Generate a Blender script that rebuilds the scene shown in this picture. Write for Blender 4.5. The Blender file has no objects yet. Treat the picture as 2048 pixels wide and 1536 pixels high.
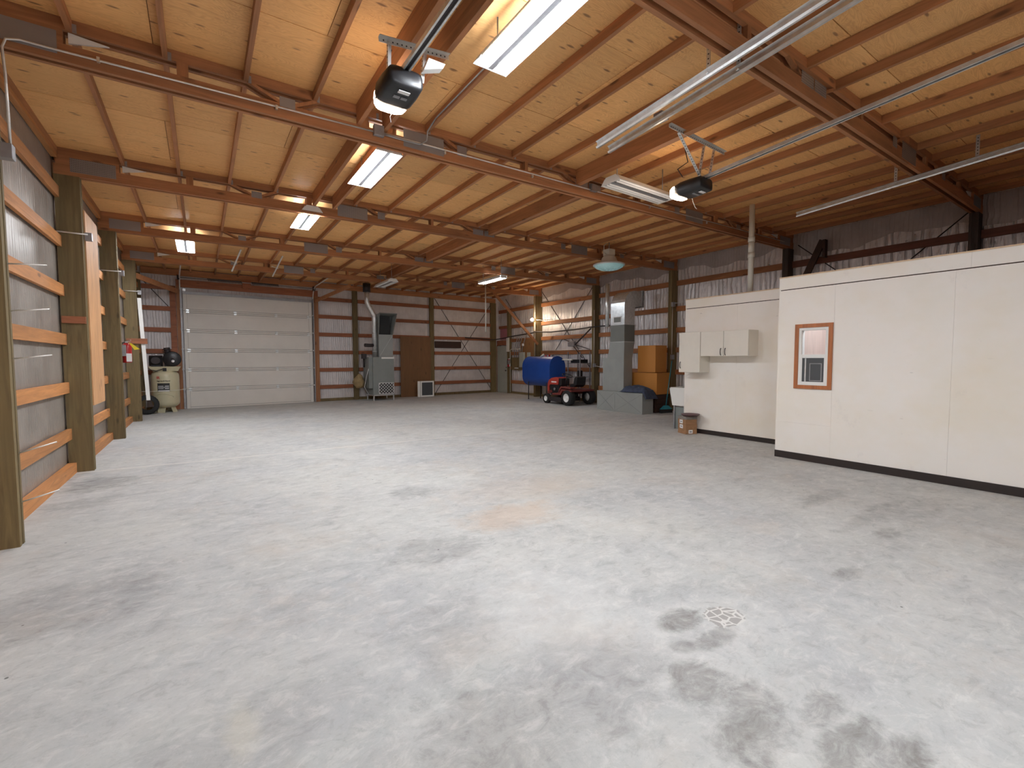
import bpy, bmesh, math, random
from mathutils import Vector, Matrix
random.seed(7)
PI = math.pi
S = bpy.context.scene
COL = S.collection

# ------------------------------------------------------------------ camera, world, exposure
FPX = 915.192
yaw, pitch, roll = -0.59584, 0.05353, -0.0025
fwd = Vector((-math.sin(yaw) * math.cos(pitch), math.cos(yaw) * math.cos(pitch), -math.sin(pitch)))
rt = Vector((math.cos(yaw), math.sin(yaw), 0.0)); up = rt.cross(fwd)
cr, sr = math.cos(roll), math.sin(roll)
R2 = cr * rt + sr * up; U2 = -sr * rt + cr * up
cam_d = bpy.data.cameras.new('camera'); cam = bpy.data.objects.new('camera', cam_d); COL.objects.link(cam)
cam_d.sensor_width = 36.0; cam_d.lens = FPX / 2048 * 36.0; cam_d.clip_start = 0.05; cam_d.clip_end = 100
M = Matrix(((R2.x, U2.x, -fwd.x, 1.2246), (R2.y, U2.y, -fwd.y, 0.0), (R2.z, U2.z, -fwd.z, 1.4639), (0, 0, 0, 1)))
cam.matrix_world = M
S.camera = cam
w = bpy.data.worlds.new('world'); S.world = w; w.use_nodes = True
w.node_tree.nodes['Background'].inputs[0].default_value = (0.6, 0.7, 0.8, 1)
w.node_tree.nodes['Background'].inputs[1].default_value = 0.3
S.view_settings.view_transform = 'Standard'; S.view_settings.look = 'None'
S.view_settings.gamma = 1.0; S.view_settings.use_curve_mapping = False
S.view_settings.exposure = 0.0
TUBE_LIT = 172.0          # fluorescent tubes
TUBE_COL = (0.93, 0.99, 1.06)
LENS_LIT = 26.0          # opener lamp lenses
FLOOD_LIT = 260.0
S.cycles.max_bounces = 10; S.cycles.diffuse_bounces = 8; S.cycles.glossy_bounces = 3
S.cycles.sample_clamp_indirect = 8.0

# ------------------------------------------------------------------ helpers
def mt(name, col, rough=0.6, metal=0.0, emit=None, es=0.0):
    m = bpy.data.materials.new(name); m.use_nodes = True
    b = m.node_tree.nodes['Principled BSDF']
    b.inputs['Base Color'].default_value = (*col, 1); b.inputs['Roughness'].default_value = rough
    b.inputs['Metallic'].default_value = metal
    if emit: b.inputs['Emission Color'].default_value = (*emit, 1); b.inputs['Emission Strength'].default_value = es
    return m
class NB:
    def __init__(s, m):
        s.t = m.node_tree; s.n = s.t.nodes; s.l = s.t.links; s.b = s.n['Principled BSDF']
        s.pos = s.n.new('ShaderNodeNewGeometry').outputs['Position']
    def val(s, sock, v):
        if hasattr(v, 'links') or isinstance(v, bpy.types.NodeSocket): s.l.new(v, sock)
        else: sock.default_value = v
    def scale(s, v, sc):
        n = s.n.new('ShaderNodeVectorMath'); n.operation = 'MULTIPLY'; s.l.new(v, n.inputs[0]); n.inputs[1].default_value = sc; return n.outputs[0]
    def vadd(s, a, b):
        n = s.n.new('ShaderNodeVectorMath'); n.operation = 'ADD'; s.l.new(a, n.inputs[0]); s.val(n.inputs[1], b); return n.outputs[0]
    def noise(s, v, sc=1.0, det=3.0, ro=0.55, dist=0.0):
        n = s.n.new('ShaderNodeTexNoise'); s.l.new(v, n.inputs['Vector']); n.inputs['Scale'].default_value = sc
        n.inputs['Detail'].default_value = det; n.inputs['Roughness'].default_value = ro; n.inputs['Distortion'].default_value = dist
        return n.outputs['Fac']
    def math(s, op, a, b=0.0, clamp=False):
        n = s.n.new('ShaderNodeMath'); n.operation = op; n.use_clamp = clamp; s.val(n.inputs[0], a); s.val(n.inputs[1], b); return n.outputs[0]
    def ramp(s, f, pts):
        n = s.n.new('ShaderNodeValToRGB'); s.l.new(f, n.inputs[0]); e = n.color_ramp.elements
        while len(e) < len(pts): e.new(0.5)
        for i, (p, c) in enumerate(pts):
            e[i].position = p; e[i].color = (*c, 1) if len(c) == 3 else c
        return n.outputs['Color']
    def mix(s, f, a, b, mode='MIX'):
        n = s.n.new('ShaderNodeMix'); n.data_type = 'RGBA'; n.blend_type = mode; s.val(n.inputs[0], f)
        for i, v in ((6, a), (7, b)):
            if isinstance(v, tuple): n.inputs[i].default_value = (*v, 1) if len(v) == 3 else v
            else: s.l.new(v, n.inputs[i])
        return n.outputs[2]
    def rand(s): return s.n.new('ShaderNodeObjectInfo').outputs['Random']
    def bump(s, h, st=0.3, d=0.01):
        n = s.n.new('ShaderNodeBump'); s.l.new(h, n.inputs['Height']); n.inputs['Strength'].default_value = st; n.inputs['Distance'].default_value = d
        s.l.new(n.outputs[0], s.b.inputs['Normal'])
    def col(s, c): s.l.new(c, s.b.inputs['Base Color'])
    def rough(s, c): s.l.new(c, s.b.inputs['Roughness'])
    def spots(s, f, lo, hi): return s.math('MULTIPLY', s.math('SUBTRACT', f, lo), 1.0 / (hi - lo), True)

def gray(v): return (v, v, v)
def dk(c, k): return tuple(x * k for x in c)
def wood(name, c, axis, var=0.25, rough=0.65, knots=True, fine=1.0):
    """sawn lumber / plywood, grain along the given world axis"""
    m = mt(name, c, rough); n = NB(m)
    st = {'x': (1.1, 16, 16), 'y': (16, 1.1, 16), 'z': (16, 16, 1.1)}[axis]
    off = n.scale(n.rand_v() if hasattr(n, 'rand_v') else n.pos, (1, 1, 1))
    r = n.rand(); cv = n.n.new('ShaderNodeCombineXYZ')
    for i in range(3): n.l.new(n.math('MULTIPLY', r, 37.0 + 11 * i), cv.inputs[i])
    p = n.vadd(n.scale(n.pos, st), cv.outputs[0])
    g = n.noise(p, fine, 4, 0.6, 1.2)
    g2 = n.noise(n.vadd(n.pos, cv.outputs[0]), 1.3, 2)
    base = n.mix(n.spots(g, 0.3, 0.7), dk(c, 1 - var), dk(c, 1 + var * 0.6))
    base = n.mix(n.math('MULTIPLY', n.spots(g2, 0.4, 0.75), 0.35), base, dk(c, 0.72))
    rv = n.math('ADD', n.math('MULTIPLY', r, 0.32), 0.84)
    cc = n.n.new('ShaderNodeVectorMath'); cc.operation = 'SCALE'; n.l.new(base, cc.inputs[0]); n.l.new(rv, cc.inputs['Scale'])
    out = cc.outputs[0]
    if knots:
        k = n.n.new('ShaderNodeTexVoronoi'); n.l.new(n.vadd(n.scale(n.pos, {'x': (1.6, 5, 5), 'y': (5, 1.6, 5), 'z': (5, 5, 1.6)}[axis]), cv.outputs[0]), k.inputs['Vector'])
        k.inputs['Scale'].default_value = 1.0
        f = n.spots(k.outputs['Distance'], 0.13, 0.06)
        out = n.mix(n.math('MULTIPLY', f, 0.75), out, dk(c, 0.25))
    n.col(out); n.bump(g, 0.25, 0.004)
    return m

MAT = {}
PLY = (0.80, 0.45, 0.17)
def _ply():
    m = mt('plywood_ceiling', PLY, 0.6); n = NB(m); c = PLY; r = n.rand(); cv = n.n.new('ShaderNodeCombineXYZ')
    for i in range(3): n.l.new(n.math('MULTIPLY', r, 37.0 + 11 * i), cv.inputs[i])
    P = n.vadd(n.pos, cv.outputs[0])
    f = n.noise(n.scale(P, (1.0, 4.0, 1)), 1.5, 3, 0.5, 1.0)
    rings = n.math('ABSOLUTE', n.math('SINE', n.math('MULTIPLY', f, 75.0)), 0)         # cathedral figure
    g = n.noise(n.scale(P, (2.2, 26, 1)), 1.0, 5, 0.65, 0.5)
    b = n.mix(n.math('MULTIPLY', n.math('POWER', rings, 3.0), 0.38), c, (0.52, 0.22, 0.065))
    b = n.mix(n.math('MULTIPLY', n.spots(g, 0.5, 0.72), 0.45), b, (0.50, 0.23, 0.075))
    b = n.mix(n.math('MULTIPLY', n.spots(n.noise(P, 1.1, 3), 0.45, 0.7), 0.35), b, (0.86, 0.52, 0.22))
    v = n.n.new('ShaderNodeTexVoronoi'); n.l.new(n.scale(P, (3.2, 11, 1)), v.inputs['Vector']); v.inputs['Scale'].default_value = 1.0
    b = n.mix(n.math('MULTIPLY', n.spots(v.outputs['Distance'], 0.17, 0.09), 0.75), b, (0.16, 0.06, 0.02))
    rv = n.math('ADD', n.math('MULTIPLY', r, 0.26), 0.86)
    cc = n.n.new('ShaderNodeVectorMath'); cc.operation = 'SCALE'; n.l.new(b, cc.inputs[0]); n.l.new(rv, cc.inputs['Scale'])
    n.col(cc.outputs[0]); n.bump(g, 0.2, 0.003); return m
MAT['ply'] = _ply()
FIR = (0.40, 0.172, 0.070)
MAT['fir_x'] = wood('fir_along_x', FIR, 'x', 0.30)
MAT['fir_y'] = wood('fir_along_y', FIR, 'y', 0.30)
MAT['fir_z'] = wood('fir_along_z', FIR, 'z', 0.30)
MAT['girt_y'] = wood('girt_fir', (0.53, 0.23, 0.078), 'y', 0.30)
MAT['post_dark'] = wood('dark_post', (0.065, 0.045, 0.036), 'z', 0.3, 0.75)  # post wood with the shade behind the office walls painted in
MAT['girt_d'] = wood('girt_dark', (0.17, 0.06, 0.036), 'y', 0.3)  # darker girt copy, carries the shade of the near right bays in its colour
MAT['girt_r'] = wood('girt_brown_fir', (0.38, 0.155, 0.060), 'y', 0.30)
MAT['girt_x'] = wood('girt_red_fir', (0.33, 0.115, 0.05), 'x', 0.30)
MAT['treated'] = wood('treated_post', (0.185, 0.132, 0.056), 'z', 0.35, 0.75)
MAT['treated2'] = wood('treated_post_light', (0.36, 0.27, 0.11), 'z', 0.3, 0.75)
MAT['pale'] = wood('pale_wood', (0.62, 0.46, 0.30), 'z', 0.15, 0.6, False)
MAT['osb'] = wood('plain_board', (0.62, 0.33, 0.15), 'z', 0.3, 0.65, True, 1.3)
MAT['brownpanel'] = wood('brown_panel', (0.235, 0.115, 0.045), 'z', 0.15, 0.6, True, 0.8)
MAT['darkboard'] = wood('dark_board', (0.05, 0.022, 0.014), 'x', 0.3, 0.7, False)
MAT['orange'] = mt('orange_brown_paint', (0.50, 0.205, 0.035), 0.6)
MAT['card'] = wood('cardboard', (0.36, 0.19, 0.09), 'x', 0.2, 0.8, False)
MAT['card2'] = wood('cardboard_gray', (0.20, 0.18, 0.16), 'x', 0.2, 0.8, False)
MAT['cherry'] = wood('stained_trim', (0.42, 0.14, 0.045), 'z', 0.3, 0.45, False)

def foil(name, streak, c=(0.62, 0.60, 0.59), rough=0.42, axis='y', metal=0.75, period=.14):
    m = mt(name, c, rough, metal); n = NB(m)
    sc = {'y': (1, 9, 0.7), 'x': (9, 1, 0.7)}[axis]
    g = n.noise(n.scale(n.pos, sc), 1.0, 4, 0.6, 0.6)
    g2 = n.noise(n.pos, 2.2, 3, 0.6); g3 = n.noise(n.pos, 55, 2)
    sx = n.n.new('ShaderNodeSeparateXYZ'); n.l.new(n.pos, sx.inputs[0])
    t = n.math('ADD', n.math('MULTIPLY', sx.outputs[1 if axis == 'y' else 0], 2 * PI / period), n.math('MULTIPLY', g2, 5.0))
    w = n.math('MULTIPLY', n.math('POWER', n.math('ABSOLUTE', n.math('SINE', t)), 6.0), n.spots(g, 0.35, 0.6))
    n.col(n.mix(n.spots(g2, 0.35, 0.7), dk(c, 0.80), c))
    n.rough(n.math('ADD', n.math('MULTIPLY', g2, 0.25), rough - 0.1))
    h = n.math('ADD', n.math('ADD', n.math('MULTIPLY', g, 0.8), n.math('MULTIPLY', w, 0.45)), n.math('ADD', n.math('MULTIPLY', g2, 0.5), n.math('MULTIPLY', g3, 0.06)))
    n.bump(h, streak, 0.05)
    return m
MAT['foil_l'] = foil('foil_left', 0.30, (0.46, 0.41, 0.36), 0.42, 'y', 0.5)
MAT['foil_r'] = foil('foil_right', 0.95, (0.90, 0.87, 0.87), 0.30, 'y', 0.4, .23)
MAT['foil_d'] = foil('foil_flap', 0.3, (0.52, 0.48, 0.48), 0.45, 'y', 0.3)
MAT['foil_e'] = foil('foil_end', 0.45, (0.74, 0.70, 0.70), 0.5, 'x', 0.25)

def metal(name, c, rough=0.35, m_=0.9, sc=8, var=0.12):
    m = mt(name, c, rough, m_); n = NB(m); g = n.noise(n.pos, sc, 3)
    n.col(n.mix(n.spots(g, 0.3, 0.7), dk(c, 1 - var), dk(c, 1 + var)))
    n.rough(n.math('ADD', n.math('MULTIPLY', g, 0.2), rough - 0.1)); return m
def paint(name, c, rough=0.5, var=0.08, sc=3.0):
    m = mt(name, c, rough); n = NB(m); g = n.noise(n.pos, sc, 4, 0.6)
    n.col(n.mix(n.spots(g, 0.3, 0.7), dk(c, 1 - var), dk(c, 1 + var * .5))); return m
MAT['galv'] = metal('galvanized', (0.72, 0.74, 0.74), 0.33, 0.75, 14)
MAT['galv_d'] = metal('galvanized_dull', (0.34, 0.34, 0.35), 0.5, 0.7, 14)
MAT['steel_w'] = metal('conduit_steel', (0.72, 0.70, 0.66), 0.4, 0.6)
MAT['dark'] = metal('dark_steel', (0.035, 0.028, 0.03), 0.5, 0.3)
MAT['black'] = paint('black_plastic', (0.012, 0.012, 0.014), 0.4)
MAT['rubber'] = paint('rubber', (0.014, 0.014, 0.014), 0.8)
MAT['duct1'] = paint('duct_gray', (0.30, 0.315, 0.30), 0.5)
MAT['duct2'] = paint('duct_dark', (0.17, 0.18, 0.165), 0.45)
MAT['furn'] = paint('furnace_gray', (0.22, 0.24, 0.23), 0.5)
MAT['white'] = paint('white_enamel', (0.80, 0.80, 0.77), 0.4, 0.03)
MAT['cab'] = paint('cabinet_white', (0.74, 0.70, 0.62), 0.45, 0.04)
MAT['pvc'] = paint('pvc', (0.70, 0.68, 0.60), 0.4, 0.05)
MAT['lampmetal'] = paint('reflector', (0.62, 0.62, 0.60), 0.35, 0.05)
MAT['beige'] = paint('compressor_beige', (0.56, 0.51, 0.34), 0.35)
MAT['blue'] = paint('tank_blue', (0.010, 0.06, 0.30), 0.4, 0.12)
MAT['red'] = paint('mower_red', (0.42, 0.045, 0.03), 0.4)
MAT['fred'] = paint('mower_fender', (0.17, 0.032, 0.026), 0.45)
MAT['extred'] = paint('extinguisher_red', (0.33, 0.012, 0.012), 0.3)
MAT['yellow'] = mt('yellow_tag', (0.75, 0.60, 0.03), 0.5)
MAT['teal'] = mt('teal_plastic', (0.03, 0.26, 0.32), 0.4)
MAT['cloth'] = paint('blue_gray_cloth', (0.055, 0.07, 0.115), 0.95, 0.4, 12)
MAT['pink'] = paint('pink_insulation', (0.42, 0.17, 0.20), 0.9)
MAT['basebd'] = paint('black_baseboard', (0.022, 0.014, 0.012), 0.5)
MAT['doorgreen'] = paint('door_gray', (0.40, 0.42, 0.37), 0.5)
MAT['elec'] = paint('panel_gray', (0.36, 0.38, 0.34), 0.45)
MAT['sock'] = paint('socket_white', (0.75, 0.75, 0.75), 0.4)
MAT['tan'] = paint('tan_bag', (0.32, 0.23, 0.11), 0.9, 0.3, 10)
MAT['inkk'] = mt('ink_black', (0.02, 0.02, 0.02), 0.6)
MAT['inkr'] = mt('ink_red', (0.5, 0.03, 0.03), 0.5)
MAT['sign'] = mt('label_white', (0.8, 0.8, 0.8), 0.5)
MAT['gtext'] = mt('label_gray', (0.25, 0.25, 0.26), 0.5)
MAT['maroon'] = paint('maroon_lid', (0.09, 0.045, 0.05), 0.4)
MAT['tube_on'] = mt('tube_lit', (1, 1, 1), 0.4, 0, TUBE_COL, TUBE_LIT)
MAT['tube_off'] = mt('tube_unlit', (0.85, 0.85, 0.85), 0.25)
MAT['lens_on'] = mt('opener_lens_lit', (1, 0.9, 0.8), 0.4, 0, (1.0, 0.78, 0.6), LENS_LIT)
MAT['bulb'] = mt('flood_bulb', (1, 0.95, 0.85), 0.4, 0, (1.0, 0.80, 0.58), FLOOD_LIT)
MAT['office_bulb'] = mt('office_bulb', (1, 1, 1), 0.4, 0, (0.95, 0.97, 1.0), 800.0)

def _glass():
    m = mt('window_glass', (0.9, 0.95, 1), 0.03); b = m.node_tree.nodes['Principled BSDF']
    b.inputs['Transmission Weight'].default_value = 1.0; b.inputs['IOR'].default_value = 1.02; return m
MAT['glass'] = _glass()
def _lowbay():
    m = mt('lamp_refractor_glass', (0.58, 0.78, 0.79), 0.15)
    b = m.node_tree.nodes['Principled BSDF']
    b.inputs['Emission Color'].default_value = (0.12, 0.62, 0.66, 1); b.inputs['Emission Strength'].default_value = 0.12
    n = NB(m); g = n.noise(n.pos, 9, 2); n.rough(n.math('MULTIPLY', g, 0.5)); return m
MAT['lowbay'] = _lowbay()
def _screen():
    m = mt('insect_screen', (0.07, 0.075, 0.08), 0.35); return m
MAT['screen'] = _screen()
def _perf():
    m = metal('perforated_angle', (0.66, 0.65, 0.62), 0.4, 0.7); return m
MAT['perf'] = _perf()
def _gang():
    m = mt('gang_nail_plate', (0.30, 0.29, 0.30), 0.45, 0.6); n = NB(m)
    v = n.n.new('ShaderNodeTexVoronoi'); n.l.new(n.scale(n.pos, (60, 60, 45)), v.inputs['Vector']); v.inputs['Scale'].default_value = 1.0; v.inputs['Randomness'].default_value = 0.0
    f = n.spots(v.outputs['Distance'], 0.28, 0.2)
    n.col(n.mix(f, (0.33, 0.32, 0.33), (0.10, 0.09, 0.10))); return m
MAT['gang'] = _gang()

def _white_panel():
    c = (0.86, 0.82, 0.765)
    m = mt('painted_wall_panel', c, 0.55); n = NB(m)
    g = n.noise(n.scale(n.pos, (1, 1.0, 1.2)), 0.9, 4, 0.6)
    b = n.mix(n.spots(g, 0.4, 0.7), c, (0.82, 0.755, 0.64))
    # scuffs: short horizontal dark streaks, mostly at bumper height
    s = n.noise(n.scale(n.pos, (1, 5.5, 34)), 1.0, 2, 0.5)
    s2 = n.noise(n.pos, 2.3, 2)
    f = n.math('MULTIPLY', n.spots(s, 0.745, 0.79), n.spots(s2, 0.5, 0.62))
    b = n.mix(n.math('MULTIPLY', f, 0.6), b, (0.18, 0.17, 0.17))
    sm = n.noise(n.scale(n.pos, (1, 2.0, 1.6)), 1.4, 5, 0.7)
    b = n.mix(n.math('MULTIPLY', n.spots(sm, 0.62, 0.8), 0.3), b, (0.5, 0.46, 0.46))
    n.col(b); n.bump(n.noise(n.pos, 120, 1), 0.08, 0.002)
    return m
MAT['wpanel'] = _white_panel()

def _door():
    c = (0.70, 0.67, 0.62)
    m = paint('sectional_door_paint', c, 0.5, 0.05, 2); return m
MAT['gdoor'] = _door()
MAT['gdoor_core'] = paint('door_groove', (0.10, 0.095, 0.09), 0.8)

def _floor():
    m = mt('concrete', (0.44, 0.43, 0.40), 0.55); n = NB(m); P = n.pos
    big = n.noise(P, 0.55, 5, 0.62, 0.4)
    med = n.noise(P, 1.9, 8, 0.72, 0.5)
    mf = n.noise(n.scale(P, (1.0, 1.5, 1)), 6.5, 7, 0.75, 0.6)
    fine = n.noise(P, 28, 5, 0.75)
    c = n.mix(n.spots(big, 0.34, 0.64), (0.42, 0.432, 0.435), (0.495, 0.50, 0.475))
    c = n.mix(n.math('MULTIPLY', n.spots(med, 0.50, 0.64), 0.40), c, (0.60, 0.60, 0.575))
    c = n.mix(n.math('MULTIPLY', n.spots(med, 0.46, 0.34), 0.42), c, (0.30, 0.30, 0.30))
    c = n.mix(n.math('MULTIPLY', n.spots(mf, 0.52, 0.64), 0.5), c, (0.62, 0.615, 0.59))
    c = n.mix(n.math('MULTIPLY', n.spots(mf, 0.46, 0.36), 0.42), c, (0.29, 0.285, 0.28))
    c = n.mix(n.math('MULTIPLY', n.spots(fine, 0.55, 0.75), 0.25), c, (0.68, 0.67, 0.65))
    c = n.mix(n.math('MULTIPLY', n.spots(fine, 0.45, 0.3), 0.28), c, (0.24, 0.23, 0.22))
    br = n.noise(P, 0.8, 6, 0.72)
    c = n.mix(n.math('MULTIPLY', n.spots(br, 0.53, 0.70), 0.32), c, (0.47, 0.39, 0.31))
    tr = n.noise(n.scale(P, (1.2, 6.0, 1)), 1.6, 5, 0.65, 2.0)
    c = n.mix(n.math('MULTIPLY', n.spots(tr, 0.60, 0.70), 0.22), c, (0.70, 0.70, 0.66))
    sp = n.n.new('ShaderNodeTexVoronoi'); n.l.new(P, sp.inputs['Vector']); sp.inputs['Scale'].default_value = 3.1
    c = n.mix(n.math('MULTIPLY', n.spots(sp.outputs['Distance'], 0.030, 0.018), 0.8), c, (0.06, 0.055, 0.05))
    # stains where the photograph shows them: (x, y, rx, ry, strength)
    nz = n.noise(P, 4.0, 8, 0.75)
    dist = n.math('MULTIPLY', n.math('SUBTRACT', nz, 0.5), 2.6)
    sx = n.n.new('ShaderNodeSeparateXYZ'); n.l.new(P, sx.inputs[0])
    tot = None
    for x, y, rx, ry, s in ((3.395, 1.53, .13, .09, .75), (3.42, 1.33, .14, .06, .55), (3.22, 1.385, .06, .05, .5), (3.04, 1.17, .17, .13, .62),
                            (3.13, .98, .13, .09, .6), (2.95, .90, .18, .12, .65), (3.33, .79, .12, .07, .6), (3.24, .66, .20, .08, .7), (3.22, .52, .22, .08, .7),
                            (4.83, 1.228, .14, .07, .5), (5.94, 1.35, .16, .08, .45), (6.6, 2.1, .5, .12, .3), (6.5, 1.6, .7, .10, .3),
                            (.18, 7.2, .35, .35, .55), (.12, 6.28, .30, .2, .3), (.44, 3.7, .55, .35, .32), (3.08, 4.75, .25, .2, .35), (2.7, 3.17, .35, .25, .35),
                            (2.6, 1.5, .40, .30, .38), (2.2, 1.45, .35, .25, .34), (2.3, 2.2, .3, .25, .2), (1.35, 2.05, .3, .2, .15), (7.0, 1.4, .5, .15, .25)):
        a = n.math('MULTIPLY', n.math('SUBTRACT', sx.outputs[0], x), 1 / rx); b = n.math('MULTIPLY', n.math('SUBTRACT', sx.outputs[1], y), 1 / ry)
        d = n.math('SQRT', n.math('ADD', n.math('MULTIPLY', a, a), n.math('MULTIPLY', b, b)))
        f = n.math('MULTIPLY', n.spots(n.math('ADD', d, dist), 1.25, 0.75), s)
        tot = f if tot is None else n.math('MAXIMUM', tot, f)
    tot = n.math('MULTIPLY', tot, n.math('ADD', 0.55, n.math('MULTIPLY', n.spots(mf, 0.62, 0.38), 0.65)))
    c = n.mix(tot, c, (0.20, 0.19, 0.18))
    for x, y, rx, ry, s, cc in ((3.6, 3.5, .5, .3, .35, (.50, .33, .20)), (4.3, 4.2, 1.0, .5, .22, (.5, .38, .27)), (1.31, 2.05, .06, .17, .30, (.66, .62, .50)), (2.9, 2.0, .45, .5, .28, (.72, .72, .70))):
        a = n.math('MULTIPLY', n.math('SUBTRACT', sx.outputs[0], x), 1 / rx); b = n.math('MULTIPLY', n.math('SUBTRACT', sx.outputs[1], y), 1 / ry)
        d = n.math('SQRT', n.math('ADD', n.math('MULTIPLY', a, a), n.math('MULTIPLY', b, b)))
        c = n.mix(n.math('MULTIPLY', n.spots(n.math('ADD', d, dist), 1.3, 0.5), s), c, cc)
    # crazed star-shaped mark
    v = n.n.new('ShaderNodeTexVoronoi'); v.feature = 'DISTANCE_TO_EDGE'; n.l.new(P, v.inputs['Vector']); v.inputs['Scale'].default_value = 17.0
    a = n.math('MULTIPLY', n.math('SUBTRACT', sx.outputs[0], 3.64), 1 / .13); b = n.math('MULTIPLY', n.math('SUBTRACT', sx.outputs[1], 1.42), 1 / .10)
    inside = n.spots(n.math('ADD', n.math('ADD', n.math('MULTIPLY', a, a), n.math('MULTIPLY', b, b)), dist), 1.0, 0.85)
    cell = n.mix(n.spots(v.outputs['Distance'], 0.06, 0.10), (0.60, 0.59, 0.56), (0.31, 0.295, 0.28))
    c = n.mix(n.math('MULTIPLY', inside, 0.85), c, cell)
    # pour joint line across the slab
    j = n.math('ABSOLUTE', n.math('SUBTRACT', sx.outputs[1], n.math('ADD', 8.05, n.math('MULTIPLY', sx.outputs[0], -0.05))), 0)
    c = n.mix(n.math('MULTIPLY', n.spots(j, 0.035, 0.02), 0.45), c, (0.70, 0.66, 0.60))
    n.col(c); n.rough(n.math('ADD', n.math('MULTIPLY', med, 0.15), 0.66)); n.b.inputs['Specular IOR Level'].default_value = 0.25
    n.bump(n.math('ADD', n.math('MULTIPLY', fine, 0.35), med), 0.18, 0.006)
    return m
MAT['floor'] = _floor()

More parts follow.
